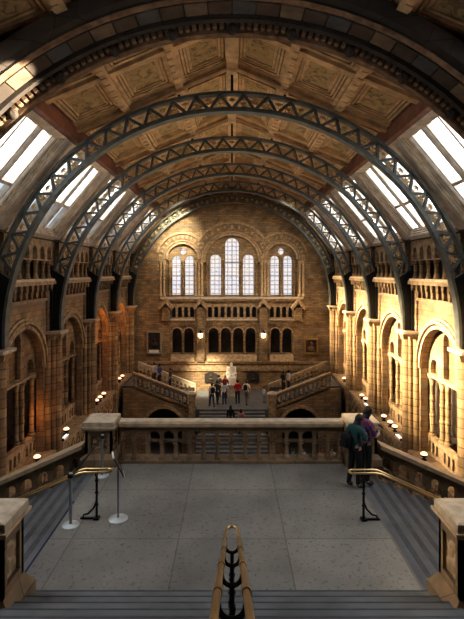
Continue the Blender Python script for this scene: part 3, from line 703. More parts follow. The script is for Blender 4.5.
def pedestal(x, y, z, hw, hd, h, label, cap=.1):
    o = thing('newel_pedestal', label, 'pedestal', (x, y, z), 'carved stone newel pedestals')
    bh = .18*h
    MB().frustum(x, y, hw+.1*h, hd+.06*h, z, hw+.1*h, hd+.06*h, z+bh*.9).frustum(x, y, hw+.09*h, hd+.05*h, z+bh*.9, hw, hd, z+bh*1.5).build('base', 'balust', o)
    # body with a sunk panel on each face
    b = MB().box(x-hw+.05, x+hw-.05, y-hd+.05, y+hd-.05, z+bh*1.5, z+h-.24)
    zt, zb = z+h-.24, z+bh*1.5
    for s in (-1, 1):
        b.plate(rect(x-hw, x+hw, zb, zt), [rect(x-hw*.6, x+hw*.6, zb+.12, zt-.12)], y+s*(hd-.06), y+s*hd, front)
        b.plate(rect(y-hd, y+hd, zb, zt), [rect(y-hd*.6, y+hd*.6, zb+.12, zt-.12)], x+s*(hw-.06), x+s*hw, lambda u, v, d: (d, u, v))
    b.build('body', 'balust', o)
    for fx, fy in ((1,0), (-1,0), (0,1), (0,-1)):       # one carved relief on each face
        vs, fs = [], []; G = 15
        for j in range(G):
            for i in range(G):
                u, v = (i/(G-1)-.5)*1.16, j/(G-1)
                hgt = .03*max(0, math.sin(u*11+1.2*math.sin(v*9)))*max(0, math.sin(v*3.14))+.022*max(0, math.cos(v*16+u*4))
                if i in (0, G-1) or j in (0, G-1): hgt = 0
                zz = zb+.12+(zt-zb-.24)*v
                vs.append((x+fx*(hw-.055+hgt), y+u*hd, zz) if fx else (x+u*hw, y+fy*(hd-.055+hgt), zz))
        for j in range(G-1):
            for i in range(G-1): fs.append((j*G+i, j*G+i+1, (j+1)*G+i+1, (j+1)*G+i))
        MB().add(vs, fs).build('carved_panel', 'carved', o, smooth=True)
    MB().frustum(x, y, hw, hd, z+h-.24, hw+.08, hd+.08, z+h-.17).box(x-hw-.08, x+hw+.08, y-hd-.08, y+hd+.08, z+h-.17, z+h-.13).build('neck_moulding', 'ralt', o)
    MB().box(x-hw-.05, x+hw+.05, y-hd-.05, y+hd+.05, z+h-.13, z+h-.02).frustum(x, y, hw+.05, hd+.05, z+h-.02, hw+.02, hd+.02, z+h).build('cap', 'pedcap', o)
    return o
pedestal(-3.16, 11.33, LZ, .32, .31, 1.06, 'stone pedestal ending the balustrade behind the sign stand and steel posts')
pedestal(3.12, 11.33, LZ, .32, .31, 1.06, 'stone pedestal ending the balustrade behind the two standing visitors')
pedestal(-3.24, 6.26, LZ, .30, .30, 1.4, 'big panelled pedestal at the foot of the central stair, below the steel posts')
pedestal(3.22, 6.26, LZ, .30, .30, 1.4, 'big panelled pedestal at the foot of the central stair, in front of the right flight')

# landing balustrade
def balustrade():
    x0, x1, y = -2.71, 2.67, 11.32
    o = thing('balustrade', 'level stone arcaded balustrade across the far edge of the landing', 'balustrade', (0, y, LZ))
    n = 16; w = (x1-x0)/n
    MB().box(x0, x1, y-.16, y+.16, LZ, LZ+.07).build('plinth', 'balust', o)
    MB().plate(rect(x0, x1, LZ+.5, LZ+.85), [archloop(x0+w*(k+.5), w*.4, LZ+.505, LZ+.63, 10) for k in range(n)], y-.11, y+.11, front).build('arcade_panel', 'balust', o)
    MB().box(x0, x1, y-.15, y+.15, LZ+.85, LZ+.9).box(x0, x1, y-.2, y+.2, LZ+.9, LZ+.98).build('handrail', 'ralt', o)
    MB().box(x0, x1, y-.14, y+.14, LZ+.98, LZ+1.0).build('rail_top', 'pedcap', o.children[-1])
    for k in range(n+1):
        x = x0+w*k
        if k == 0: x += .05
        if k == n: x -= .05
        m = MB()
        for dy in (-.06, .06): m.lathe([(.062,.06),(.062,.09),(.044,.12),(.04,.36),(.052,.38),(.044,.4),(.066,.46)], x, y+dy, LZ+.07, 8)
        m.box(x-.065, x+.065, y-.13, y+.13, LZ+.07, LZ+.14).box(x-.06, x+.06, y-.12, y+.12, LZ+.45, LZ+.5)
        m.build('baluster', 'balust', o)
balustrade()
def sloped_balustrade(name, label, y, xa, za, xb, zb, h, n, matb='balust', matr='ralt', w=.2, mirror=1):
    """arcaded stone balustrade following a flight; (x, z) along the top of the rail"""
    o = thing(name, label, 'balustrade', (min(xa, xb) if mirror > 0 else max(xa, xb), y, min(za, zb)-h))
    dx, dz = xb-xa, zb-za
    fr = lambda u, v, d: (xa+dx*u, y+d, za+dz*u+v)
    L = abs(dx)
    MB().plate(rect(0, 1, -.1, 0), [], -w, w, fr).build('handrail', matr, o)
    MB().plate(rect(0, 1, -.16, -.1), [], -w*.75, w*.75, fr).build('rail_moulding', matb, o)
    def loop(k):
        c = (k+.5)/n; hw = .33/n; p = [(c-hw, -h*.62), (c+hw, -h*.62)]
        for i in range(11):
            a = PI*i/10; p.append((c+hw*math.cos(a), -h*.42+hw*L*math.sin(a)))
        return p
    MB().plate(rect(0, 1, -h*.63, -.16), [loop(k) for k in range(n)], -.11, .11, fr).build('arcade_panel', matb, o)
    MB().plate(rect(0, 1, -h-.08, -h+.06), [], -.16, .16, fr).build('stringer', matb, o)
    for k in range(n+1):
        u = min(max(k/n, .01), .99); x, z = xa+dx*u, za+dz*u
        m = MB().lathe([(.06,0),(.06,.05),(.036,.08),(.034,h*.28),(.05,h*.3),(.036,h*.32),(.06,h*.37)], x, y, z-h+.05, 8)
        m.box(x-.065, x+.065, y-.1, y+.1, z-h*.64, z-h*.59)
        m.build('baluster', matb, o)
    return o
sl = .44
sloped_balustrade('balustrade', 'sloping stone balustrade going down the left flight, below the dim wall', 11.33, -3.6, -4.15, -7.5, -4.15-sl*3.9, .92, 10, mirror=1)
sloped_balustrade('balustrade', 'sloping stone balustrade going down the right flight, beside the visitors', 11.33, 3.56, -4.15, 7.5, -4.15-sl*3.94, .92, 10, mirror=1)

# brass handrails
def u_rail(pts_fn, label, base, posts, sep=.17, r=.024):
    o = thing('brass_handrail', label, 'handrail', base)
    left, right, endc = pts_fn()
    MB().tube(left+endc+right, r, 10).build('rail_tube', 'brass', o, smooth=True)
    return o
# central one, standing on the stair
o = thing('brass_handrail', 'central double brass handrail on black iron posts down the stair toward the landing', 'handrail', (0, 6.5, LZ))
S = .468
def cz_(y): return -3.7+S*(6.62-y)
for s in (-1, 1): pass
path = []
for k in range(26): y = .9+(6.5-.9)*k/25; path.append((-.085, y, cz_(y)))
pathe = [(.085*math.cos(PI-PI*k/10), 6.5+.13*math.sin(PI*k/10)+.12, cz_(6.6)) for k in range(11)]
path2 = [(-p[0], p[1], p[2]) for p in reversed(path)]
MB().tube(path+pathe+path2, .023, 10).build('rail_tube', 'brass', o, smooth=True)
py = [LN-.325*(j+.5) for j in (2, 5, 8, 11, 14)]
for y in py:
    z = cz_(y); k = max(0, math.ceil((LN-y)/.325-1e-6)); zb = LZ+.15*k+.004 if y < LN else LZ
    m = MB()
    m.tube([(0,y,zb),(0,y,zb+.08),(0,y,zb+.1),(0,y,z-.16)], [.045,.045,.022,.022], 8)
    tw = [(.012*math.cos(j*1.2), y+.012*math.sin(j*1.2), zb+.12+(z-.3-zb-.12)*j/24) for j in range(25)]
    m.tube(tw, .022, 6)
    m.ball((0,y,zb+(z-zb)*.5), .04, 8, 6)
    m.tube([(.085*math.sin(a), y, z-.08-.09*math.cos(a)+.0) for a in [-PI/2+PI*j/12 for j in range(13)]], .02, 6)
    for s in (-1, 1): m.tube([(s*.085,y,z-.09),(s*.085,y,z-.015)], .014, 6)
    ip = m.build('iron_post', 'black', o)
    for s in (-1, 1):
        MB().tube([(s*.085,y-.05,cz_(y-.05)),(s*.085,y+.05,cz_(y+.05))], .031, 10).build('collar', 'brass', ip, smooth=True)
def side_rail(s, yc, xe, label):
    o = thing('brass_handrail', label, 'handrail', (s*(xe+.2), yc, LZ))
    z0 = -3.7; Sx = .45
    base = [(xe, z0), (xe+.42, z0), (xe+.5, z0-.015)] + [(xe+.5+.24*k, z0-.015-Sx*.24*k) for k in range(1, 19)]
    A = [(s*x, yc-.075, z) for x, z in reversed(base)]; B = [(s*x, yc+.075, z) for x, z in base]
    E = [(s*(xe-.07*math.sin(PI*k/8)), yc-.075*math.cos(PI*k/8), z0) for k in range(9)]
    MB().tube(A+E+B, .021, 10).build('rail_tube', 'brass', o, smooth=True)
    xx = xe+.2
    m = MB().tube([(s*xx,yc,LZ+.04),(s*xx,yc,z0-.1)], .022, 8)
    for f in (.3, .55, .8): m.ball((s*xx,yc,LZ+(z0-LZ)*f), .036, 8, 6)
    m.tube([(s*xx,yc+.075*math.sin(a),z0-.02-.075*math.cos(a)) for a in [-PI/2+PI*j/10 for j in range(11)]], .014, 6)
    m.box(s*xx-.05, s*xx+.05, yc-.06, yc+.06, LZ+.004, LZ+.04)
    m.tube([(s*xx,yc,LZ+.34),(s*(xx+.06),yc,LZ+.2),(s*(xx+.16),yc,LZ+.1),(s*(xx+.24),yc,LZ+.08),(s*(xx+.26),yc,LZ+.02)], .018, 6)
    m.box(min(s*xx,s*(xx+.3)), max(s*xx,s*(xx+.3)), yc-.02, yc+.02, LZ+.004, LZ+.035)
    m.build('iron_post', 'black', o)
    X0 = -XL if s < 0 else XR
    for xp in (abs(X0)+.34*4.4, abs(X0)+.34*8.4):
        k = math.floor((xp-abs(X0))/.34)+1; zb = LZ-.15*k+.004; zt = z0-.015-Sx*(xp-xe-.5)
        MB().tube([(s*xp,yc,zb),(s*xp,yc,zt-.08)], .022, 8).tube([(s*xp,yc+.075*math.sin(a),zt-.02-.06*math.cos(a)) for a in [-PI/2+PI*j/10 for j in range(11)]], .014, 6).build('iron_post', 'black', o)
side_rail(-1, 8.66, 2.32, 'brass handrail looping down the left flight, beside the sign stand')
side_rail(1, 8.62, 2.24, 'brass handrail looping down the right flight, nearest the two visitors')

# stanchions, belt and sign
def stanchion(x, y, h, label):
    o = thing('barrier_post', label, 'barrier post', (x, y, LZ), 'steel barrier posts')
    MB().lathe([(.155,0),(.155,.012),(.13,.022),(.03,.03)], x, y, LZ, 24).build('base', 'discpale', o, smooth=True)
    MB().lathe([(.028,.03),(.028,h-.1),(.036,h-.09),(.036,h-.01),(.03,h)], x, y, LZ, 14).build('pole', 'steel', o, smooth=True)
    MB().box(x-.042, x+.042, y-.042, y+.042, LZ+h-.085, LZ+h-.025).build('belt_cassette', 'belt', o)
P1, P2 = (-2.93, 8.45), (-2.93, 10.5)
stanchion(P1[0], P1[1], .95, 'steel barrier post on a pale disc at the landing edge, left of the brass loop')
stanchion(P2[0], P2[1], .93, 'steel barrier post standing close against the far left pedestal')
b = MB(); n = 10
for k in range(n):
    f0, f1 = k/n, (k+1)/n
    q = lambda f: (P1[0]+(P2[0]-P1[0])*f, P1[1]+.05+(P2[1]-P1[1]-.1)*f, LZ+.9-.03*math.sin(PI*f))
    a, c = q(f0), q(f1)
    b.hexa([(a[0]-.002,a[1],a[2]-.03),(a[0]+.002,a[1],a[2]-.03),(c[0]+.002,c[1],c[2]-.03),(c[0]-.002,c[1],c[2]-.03),(a[0]-.002,a[1],a[2]+.02),(a[0]+.002,a[1],a[2]+.02),(c[0]+.002,c[1],c[2]+.02),(c[0]-.002,c[1],c[2]+.02)])
tag(b.build('barrier_belt', 'belt', loc=(P1[0], 9.4, LZ+.87)), 'black belt stretched between the two steel barrier posts', 'belt')
zs = LZ-.15
zs += .005
tag(MB().hexa([(-3.28,7.3,zs),(-3.20,7.3,zs),(-3.20,9.6,zs),(-3.28,9.6,zs),(-3.28,7.3,zs+.012),(-3.20,7.3,zs+.012),(-3.20,9.6,zs+.012),(-3.28,9.6,zs+.012)]).build('floor_tape', 'bluebelt', loc=(-3.24, 8.4, zs)), 'navy blue strip lying along the first step of the left flight', 'strip')
def sign_stand(x, y):
    o = thing('sign_stand', 'steel sign stand on a round pale base, its small board seen edge-on', 'sign stand', (x, y, LZ))
    MB().lathe([(.18,0),(.18,.012),(.15,.024),(.03,.034)], x, y, LZ, 28).build('base', 'discpale', o, smooth=True)
    MB().lathe([(.02,.03),(.02,.98)], x, y, LZ, 12).build('pole', 'steel', o, smooth=True)
    mat = Matrix.Translation((x, y+.01, LZ+1.0)) @ Matrix.Rotation(math.radians(-72), 4, 'Z') @ Matrix.Rotation(math.radians(26), 4, 'X')
    MB().box(-.15, .15, -.008, .008, -.21, .21).xf(mat).build('board', 'signdark', o)
    m = MB()
    for s in (-1, 1): m.box(-.16, .16, -.014, .014, s*.215-.012, s*.215+.012)
    m.xf(mat).build('edge_clip', 'white', o)
sign_stand(-2.12, 8.66)

# ------------------------------------------------------------------ the grand staircase under the end wall
SZ = -9.75; SY = 33.0
tag(MB().box(-2.55, 2.55, SY, 33.62, SZ-.5, SZ).box(-2.88, 2.88, 33.62, 38.4, SZ-.5, SZ).build('statue_landing', 'step', loc=(0, 35, SZ-.5)), 'stone landing with the white statue at the top of the grand stair', 'landing')
o = thing('grand_stair', 'broad dark stone flight below the white statue', 'stairs', (0, 29, FZ))
ns = 25; rise = (SZ-FZ)/ns
for k in range(1, ns):
    MB().box(-2.3, 2.3, SY-.32*k, SY-.32*(k-1), FZ, SZ-rise*k).build('step', 'step', o)
def stair_z(y): return SZ-rise*max(0, math.ceil((SY-y)/.32-1e-9))
def fl_z(x):  # side flight tread under |x|
    k = int((x-2.9)/.4)+1; return SZ+.15*max(0, min(10, k))
for s, sd in ((-1, 'left'), (1, 'right')):
    o = thing('side_flight', 'stone flight climbing %s from the statue to the gallery' % sd, 'stairs', (s*5, 35, SZ-.5))
    for k in range(10):
        xa, xb = s*(2.9+.4*k), s*(2.9+.4*(k+1)+.03)
        MB().box(min(xa,xb), max(xa,xb), 33.75, 37.0, SZ+.15*(k+1)-.4, SZ+.15*(k+1)).build('step', 'step', o)
    xa, xb = s*6.9, s*8.0
    xb = s*7.85; MB().box(min(xa,xb), max(xa,xb), 33.68, 37.0, SZ+1.1, SZ+1.5).build('gallery_landing', 'step', o)
    # wall with an arch under the flight
    out = [(s*3.12,FZ),(s*3.6,FZ)] + [(s*(4.9-1.3*math.cos(PI*i/16)), -11.1+1.3*math.sin(PI*i/16)) for i in range(17)] + [(s*6.2,FZ),(s*7.84,FZ),(s*7.84,-8.4),(s*7.0,-8.4),(s*3.12,-9.95)]
    w = thing('flight_wall', 'brick wall with a dark arch carrying the %s flight to the gallery' % sd, 'wall', (s*5.4, 33.5, FZ), kind='structure')
    MB().plate(out, [], 33.35, 33.6, front).build('arched_wall', 'brick', w)
    MB().arc([(1.32,33.27),(1.55,33.27),(1.55,33.37),(1.32,33.37)], s*4.9, -11.1, 0, PI, 20, front).build('arch_moulding', 'carved', w)
    MB().box(min(s*3.0,s*7.8), max(s*3.0,s*7.8), 37.06, 37.2, FZ, -9.2).build('dark_backing', 'deep', w)
    b = sloped_balustrade('balustrade', 'front stone balustrade of the %s flight to the gallery' % sd, 33.5, s*3.22, -8.7, s*7.1, -7.2, .98, 12, 'brick', 'ralt', .14, s)
    b = sloped_balustrade('balustrade', 'back stone balustrade of the %s flight, along the end wall' % sd, 37.2, s*2.9, -8.95, s*7.5, -7.15, .98, 14, 'pale' if s < 0 else 'carved', 'pale' if s < 0 else 'ralt', .13, s)  # left one paler: the light falling there is put into its colour
    n_ = thing('stair_newel', 'tall stone newel pillar at the foot of the front %s balustrade' % sd, 'pillar', (s*2.85, 33.35, FZ), 'newel pillars of the grand stair')
    MB().box(s*2.85-.25, s*2.85+.25, 33.1, 33.32, FZ, -8.85).build('shaft', 'carved', n_)
    MB().frustum(s*2.85, 33.21, .25, .11, -8.85, .33, .2, -8.75).box(s*2.85-.33, s*2.85+.33, 33.0, 33.42, -8.75, -8.65).frustum(s*2.85, 33.21, .3, .18, -8.65, .05, .05, -8.5).build('cap', 'pale', n_)

# ------------------------------------------------------------------ wall lanterns, pictures and plaques on the end wall
def lantern(x, lab):
    y, z = 38.1, -5.15
    o = thing('wall_lantern', lab, 'lantern', (x, 38.4, z), 'glowing wall lanterns')
    MB().tube([(x,38.38,z-.35),(x,38.25,z-.42),(x,38.12,z-.34),(x,38.1,z-.24)], .025, 6).build('bracket', 'black', o)
    MB().lathe([(.06,-.24),(.13,-.2),(.16,.1),(.15,.14)], x, y, z, 8).build('glass', 'glowl', o)
    MB().lathe([(.2,.14),(.18,.18),(.06,.32),(.03,.4)], x, y, z, 8).build('hood', 'black', o)
lantern(-2.58, 'glowing lantern on the pilaster left of the central dark arcade')
lantern(2.58, 'glowing lantern on the pilaster right of the central dark arcade')
def picture(x, z, w, h, name, lab, bust):
    o = thing(name, lab, 'picture', (x, 38.6, z-h/2))
    MB().plate(rect(x-w/2, x+w/2, z-h/2, z+h/2), [rect(x-w/2+.13, x+w/2-.13, z-h/2+.13, z+h/2-.13)], 38.42, 38.59, front).build('frame', 'frame' if not bust else 'greystone', o)
    MB().box(x-w/2+.12, x+w/2-.12, 38.53, 38.58, z-h/2+.12, z+h/2-.12).build('backing', 'canvas', o)
    m = MB()
    m.ball((x, 38.5, z+.22), .15, 10, 8, (.85,.5,1.1)).ball((x, 38.52, z-.18), .3, 10, 8, (1,.3,.75)).tube([(x,38.5,z+.12),(x,38.5,z-.02)], .07, 8)
    m.build('sitter', 'bronze' if bust else cloth((.16,.1,.07)), o, smooth=True)
    if bust: MB().box(x-.42, x+.42, 38.5, 38.54, z-h/2+.13, z-h/2+.36).build('caption_plate', 'white', o)
picture(-6.45, -5.85, 1.25, 1.9, 'wall_memorial', 'stone framed memorial with a dark bust and pale plate, end wall left', True)
picture(6.55, -6.15, 1.15, 1.3, 'framed_painting', 'dark painting in a gilt frame on the brick end wall, above the right flight', False)
for x, lab in ((-1.75, 'dark bronze wall plaque to the left of the white statue'), (1.75, 'black bronze wall plaque to the right of the white statue')):
    o = thing('bronze_plaque', lab, 'plaque', (x, 38.55, -9.2))
    MB().plate([(x-.52,-9.15),(x+.52,-9.15),(x+.52,-8.45),(x+.3,-8.38),(x+.18,-8.24),(x-.18,-8.24),(x-.3,-8.38),(x-.52,-8.45)], [], 38.48, 38.59, front).build('tablet', 'bronze', o)
    MB().ball((x,38.47,-8.62), .12, 10, 8, (1,.4,1.2)).ball((x,38.47,-8.9), .22, 10, 8, (1,.25,.6)).build('relief', 'bronze', o, smooth=True)

# ------------------------------------------------------------------ gallery uplights
lampY = {-1: [(19.8, 'lowest in view, above the sloping balustrade'), (23.3, 'in the second bay, beside the pale tube'), (28.5, 'first of three close together in the third bay'), (29.25, 'middle of three close together in the third bay'), (30.1, 'last of three close together in the third bay'), (34.3, 'nearer of the pair in the farthest bay'), (35.2, 'farther of the pair in the farthest bay')],
         1: [(20.1, 'nearest one, just above the sloping balustrade'), (23.7, 'nearest of three in the second bay'), (24.4, 'middle of three in the second bay'), (25.4, 'farthest of three in the second bay'), (28.9, 'nearer of the pair in the third bay'), (29.7, 'farther of the pair in the third bay'), (34.4, 'alone in the farthest bay')]}
proto = None
for s in (-1, 1):
    for y, d in lampY[s]:
        x, z = s*8.3, -8.115
        lab = 'glowing uplight on the %s gallery ledge, %s' % ('left' if s < 0 else 'right', d)
        if proto is None:
            proto = thing('gallery_uplight', lab, 'lamp', (x, y, z), 'uplights along the gallery ledges')
            MB().lathe([(.12,0),(.12,.03),(.05,.06),(.05,.1),(.12,.13),(.17,.22),(.155,.23)], x, y, z, 14).build('bowl', 'black', proto, smooth=True)
            MB().ball((x, y, z+.24), .15, 14, 8, (1,1,.7)).build('globe', 'glow', proto, smooth=True)
        else: copy_tree(proto, (x, y, z), lab)
for s, y, lab in ((-1, 22.7, 'pale tube light lying on the left gallery ledge in the second bay'), (1, 22.7, 'pale tube light lying on the right gallery ledge in the second bay'), (1, 28.2, 'pale tube light lying on the right gallery ledge in the third bay')):
    x = s*8.16
    o = thing('tube_light', lab, 'lamp', (x, y, -8.11))
    for dx in (-.05, .05): MB().tube([(x+dx,y-.36,-8.045),(x+dx,y+.36,-8.045)], .035, 8).build('tube', 'tube', o, smooth=True)
    for q in (-.38, .38): MB().box(x-.1, x+.1, y+q-.03, y+q+.03, -8.11, -8.0).build('holder', 'black', o)

# ------------------------------------------------------------------ people
def skin_mesh(joints, edges, radii, root):
    me = bpy.data.meshes.new('t'); names = list(joints); idx = {n: i for i, n in enumerate(names)}
    me.from_pydata([joints[n] for n in names], [(idx[a], idx[b]) for a, b in edges], [])
    ob = bpy.data.objects.new('t', me); C.objects.link(ob)
    md = ob.modifiers.new('s', 'SKIN'); md.use_smooth_shade = True; md.branch_smoothing = .4
    for n in names:
        sv = me.skin_vertices[0].data[idx[n]]; sv.radius = (radii[n], radii[n]); sv.use_root = (n == root)
    ob.modifiers.new('u', 'SUBSURF').levels = 1
    dg = bpy.context.evaluated_depsgraph_get(); dg.update()
    out = bpy.data.meshes.new_from_object(ob.evaluated_get(dg))
    vs = [Vector(v.co) for v in out.vertices]; fs = [tuple(p.vertices) for p in out.polygons]
    bpy.data.objects.remove(ob); bpy.data.meshes.remove(out)
    return vs, fs
def segdist(p, a, b):
    ab = b-a; t = max(0, min(1, (p-a).dot(ab)/max(1e-9, ab.dot(ab)))); return (p-(a+ab*t)).length, t
def skeleton(pose):
    """joints in metres for a 1.70 m figure facing +Y; pose overrides"""
    J = dict(pelvis=(0,0,.95), belly=(0,.01,1.1), chest=(0,0,1.27), upper=(0,-.01,1.4), neck=(0,0,1.5), jaw=(0,.02,1.56), crown=(0,.015,1.64))
    for s, t in ((-1,'l'), (1,'r')):
        J.update({'sh'+t: (s*.175,-.01,1.405), 'el'+t: (s*.225,-.03,1.13), 'wr'+t: (s*.225,.05,.9), 'ha'+t: (s*.22,.07,.82),
                  'hp'+t: (s*.09,0,.89), 'kn'+t: (s*.1,.01,.5), 'an'+t: (s*.1,-.03,.09), 'to'+t: (s*.12,.13,.035)})
    J.update(pose)
    return {k: Vector(v) for k, v in J.items()}
RAD = dict(pelvis=.125, belly=.12, chest=.13, upper=.105, neck=.052, jaw=.06, crown=.07)
for t in 'lr': RAD.update({'sh'+t: .066, 'el'+t: .043, 'wr'+t: .03, 'ha'+t: .032, 'hp'+t: .098, 'kn'+t: .06, 'an'+t: .042, 'to'+t: .036})
ED = [('pelvis','belly'),('belly','chest'),('chest','upper'),('upper','neck'),('neck','jaw'),('jaw','crown')]
for t in 'lr': ED += [('upper','sh'+t),('sh'+t,'el'+t),('el'+t,'wr'+t),('wr'+t,'ha'+t),('pelvis','hp'+t),('hp'+t,'kn'+t),('kn'+t,'an'+t),('an'+t,'to'+t)]
WALK = dict(knl=(-.1,.16,.52), anl=(-.1,.22,.1), tol=(-.11,.38,.05), knr=(.1,-.02,.5), anr=(.1,-.26,.14), tor=(.11,-.12,.04), ell=(-.23,-.1,1.14), wrl=(-.23,-.06,.9), hal=(-.22,-.04,.82), elr=(.23,.06,1.14), wrr=(.22,.2,.95), har=(.21,.25,.88))
PHONE = dict(elr=(.22,.08,1.16), wrr=(.09,.29,1.2), har=(.03,.35,1.22), ell=(-.22,.08,1.16), wrl=(-.09,.29,1.18), hal=(-.04,.35,1.2), neck=(0,.02,1.5), jaw=(0,.07,1.55), crown=(0,.1,1.62))
LOOK = dict(elr=(.24,.0,1.15), wrr=(.1,.18,1.05), har=(.04,.22,1.04), neck=(0,.01,1.5))
def finger(mb, p, d, up, side_, ln, r, curl):
    q = [p, p+d*ln*.45, p+d*ln*.75-up*curl*ln*.3, p+d*ln*.9-up*curl*ln*.65]
    mb.tube(q, [r, r*.95, r*.85, r*.6], 6)
def person(label, x, y, z, heading, h, pose, shirt, trousers, hair='hair', longhair=False, sleeves=1.0, group=None, shoes=(.02,.02,.022), detail=False):
    J = skeleton(pose); k = h/1.7
    vs, fs = skin_mesh(J, ED, RAD, 'pelvis')
    # flatten the trunk front to back, label every vertex by its nearest bone
    lab = []
    for i, v in enumerate(vs):
        best = None
        for a, b in ED:
            d, t = segdist(v, J[a], J[b]); d -= RAD[a]*(1-t)+RAD[b]*t
            if best is None or d < best[0]: best = (d, a, b, t)
        lab.append(best)
        if best[1] in ('pelvis','belly','chest','upper') and best[2] in ('belly','chest','upper','neck'):
            f = .74; yy = J[best[1]].y*(1-best[3])+J[best[2]].y*best[3]
            v.y = yy+(v.y-yy)*f; v.x *= 1.1
    body = MB().add(vs, fs)
    up = (J['crown']-J['jaw']).normalized(); fw = Vector((0,1,0)); fw = (fw-up*fw.dot(up)).normalized(); rt = fw.cross(up)
    hc = (J['jaw']+J['crown'])/2+up*.02
    HM = Matrix((rt, fw, up)).transposed().to_4x4(); HM.translation = hc
    head = MB().ball((0,0,0), .1, 16, 12, (.78,.95,1.18))
    head.ball((0,.098,-.01), .02, 8, 6, (.7,1.0,1.3))                                    # nose
    head.ball((0,.055,-.075), .045, 8, 6, (.9,.8,.6))                                    # chin
    head.ball((0,.088,-.052), .018, 8, 6, (1.4,.5,.35))                                  # mouth
    for s in (-1, 1):
        head.ball((s*.08,-.005,-.01), .028, 8, 6, (.35,.7,1.1)); head.ball((s*.033,.083,.012), .013, 8, 6, (1.2,.6,.7))
    head.xf(HM); body.add(head.v, head.f)
    for t, s in (('l',-1), ('r',1)):                                                      # fingers and thumb
        d = (J['ha'+t]-J['wr'+t]).normalized(); sd = Vector((0,0,1)).cross(d); sd = sd.normalized() if sd.length > .1 else Vector((0,1,0))
        upv = d.cross(sd).normalized(); base = J['ha'+t]+d*.01
        for j, ln in enumerate((.062,.072,.068,.054)):
            finger(body, base+sd*(.021-.014*j), d, upv*s, sd, ln, .0085, .55)
        finger(body, J['wr'+t]+d*.03+sd*.026, (d*.7+sd*.7).normalized(), upv*s, sd, .055, .0095, .3)
    MT = Matrix.Translation((x,y,z)) @ Matrix.Rotation(heading, 4, 'Z') @ Matrix.Scale(k, 4)
    nv = [Vector((0,0,0)) for _ in vs]
    for f in fs:
        for a in range(1, len(f)-1):
            nn = (vs[f[a]]-vs[f[0]]).cross(vs[f[a+1]]-vs[f[0]])
            for i in (f[0], f[a], f[a+1]): nv[i] += nn
    nv = [q.normalized() if q.length > 1e-9 else q for q in nv]
    cen = [J[l[1]]*(1-l[3])+J[l[2]]*l[3] for l in lab]
    if sum((vs[i]-cen[i]).dot(nv[i]) for i in range(len(vs))) < 0: nv = [-q for q in nv]
    o = body.xf(MT).build('person', 'skin', loc=(x,y,z), smooth=True)
    tag(o, label, 'person', group)
    def garment(name, test, off, mat):
        keep = [f for f in fs if all(test(*lab[i][1:]) for i in f)]
        used = sorted({i for f in keep for i in f}); mp = {i: n for n, i in enumerate(used)}
        if not keep: return
        MB().add([vs[i]+nv[i]*off for i in used], [tuple(mp[i] for i in f) for f in keep]).xf(MT).build(name, mat, o, smooth=True)
    trunk = {('pelvis','belly'),('belly','chest'),('chest','upper')}
    def is_shirt(a, b, t):
        if (a, b) in trunk or a == 'upper' and b in ('shl','shr'): return True
        if (a, b) == ('upper','neck'): return t < .45
        if a in ('shl','shr'): return sleeves >= .5 or t < .75
        if a in ('ell','elr'): return sleeves >= .9 and t < .92
        return False
    def is_trs(a, b, t):
        if a == 'pelvis': return b != 'belly' or t < .35
        return a in ('hpl','hpr') or a in ('knl','knr') and t < .95
    garment('shirt', is_shirt, .02, shirt if not isinstance(shirt, tuple) else cloth(shirt))
    garment('trousers', is_trs, .012, trousers if not isinstance(trousers, tuple) else cloth(trousers))
    for q in 'lr': garment('shoe', lambda a, b, t: a == 'an'+q or a == 'kn'+q and t > .93, .012, cloth(shoes))
    hm = MB().ball((0,-.012,.018), .108, 16, 12, (.86,1.0,1.16))
    keepf = [f for f in hm.f if not (sum(hm.v[i][1] for i in f)/len(f) > .035 and sum(hm.v[i][2] for i in f)/len(f) < .07)]
    if longhair:
        hm2 = MB().add(hm.v, keepf)
        prof = [(.085,.02),(.095,-.06),(.1,-.14),(.095,-.22),(.07,-.28),(.03,-.31)]
        vsl, fsl = [], []
        for r_, zz in prof:
            for i in range(9):
                a = PI+PI*i/8; vsl.append((r_*math.cos(a)*1.0, -.005+r_*math.sin(a)*.85-.01, zz))
        for j in range(len(prof)-1):
            for i in range(8): fsl.append((j*9+i, j*9+i+1, (j+1)*9+i+1, (j+1)*9+i))
        hm2.add(vsl, fsl); hm = hm2
    else: hm = MB().add(hm.v, keepf)
    hm.xf(HM).xf(MT).build('hair', hair, o, smooth=True)
    return o, MT, J
def backpack(label, MT, J, mat, big=1.0):
    c = MT @ (J['chest']+Vector((0,-.2,.0)))
    rot = MT.to_3x3().normalized().to_4x4(); TM = Matrix.Translation(c) @ rot
    o = thing('backpack', label, 'backpack', tuple(c))
    m = MB()
    n = 10
    for i in range(2): pass
    w, d, h = .14*big, .08, .2*big
    prof = [(.6,-1.0),(.95,-.85),(1,-.3),(1,.3),(.92,.7),(.55,1.0)]
    vs, fs = [], []
    for f, zz in prof:
        for i in range(16):
            a = 2*PI*i/16; ca, sa = math.cos(a), math.sin(a)
            vs.append((w*f*math.copysign(abs(ca)**.5, ca), d*f*math.copysign(abs(sa)**.5, sa), zz*h))
    for j in range(len(prof)-1):
        for i in range(16): fs.append((j*16+i, j*16+(i+1)%16, (j+1)*16+(i+1)%16, (j+1)*16+i))
    fs += [tuple(range(16))[::-1], tuple((len(prof)-1)*16+i for i in range(16))]
    bg = MB().add(vs, fs).xf(TM).build('bag', mat, o, smooth=True)
    MB().box(-w*.75, w*.75, -d*1.35, -d*.9, -h*.8, 0).xf(TM).build('pocket', mat, bg)
    MB().tube([(-.03,.02,h*.98),(-.02,0,h*1.12),(.02,0,h*1.12),(.03,.02,h*.98)], .009, 6).xf(TM).build('handle', mat, o)
    return o
R_ = math.radians
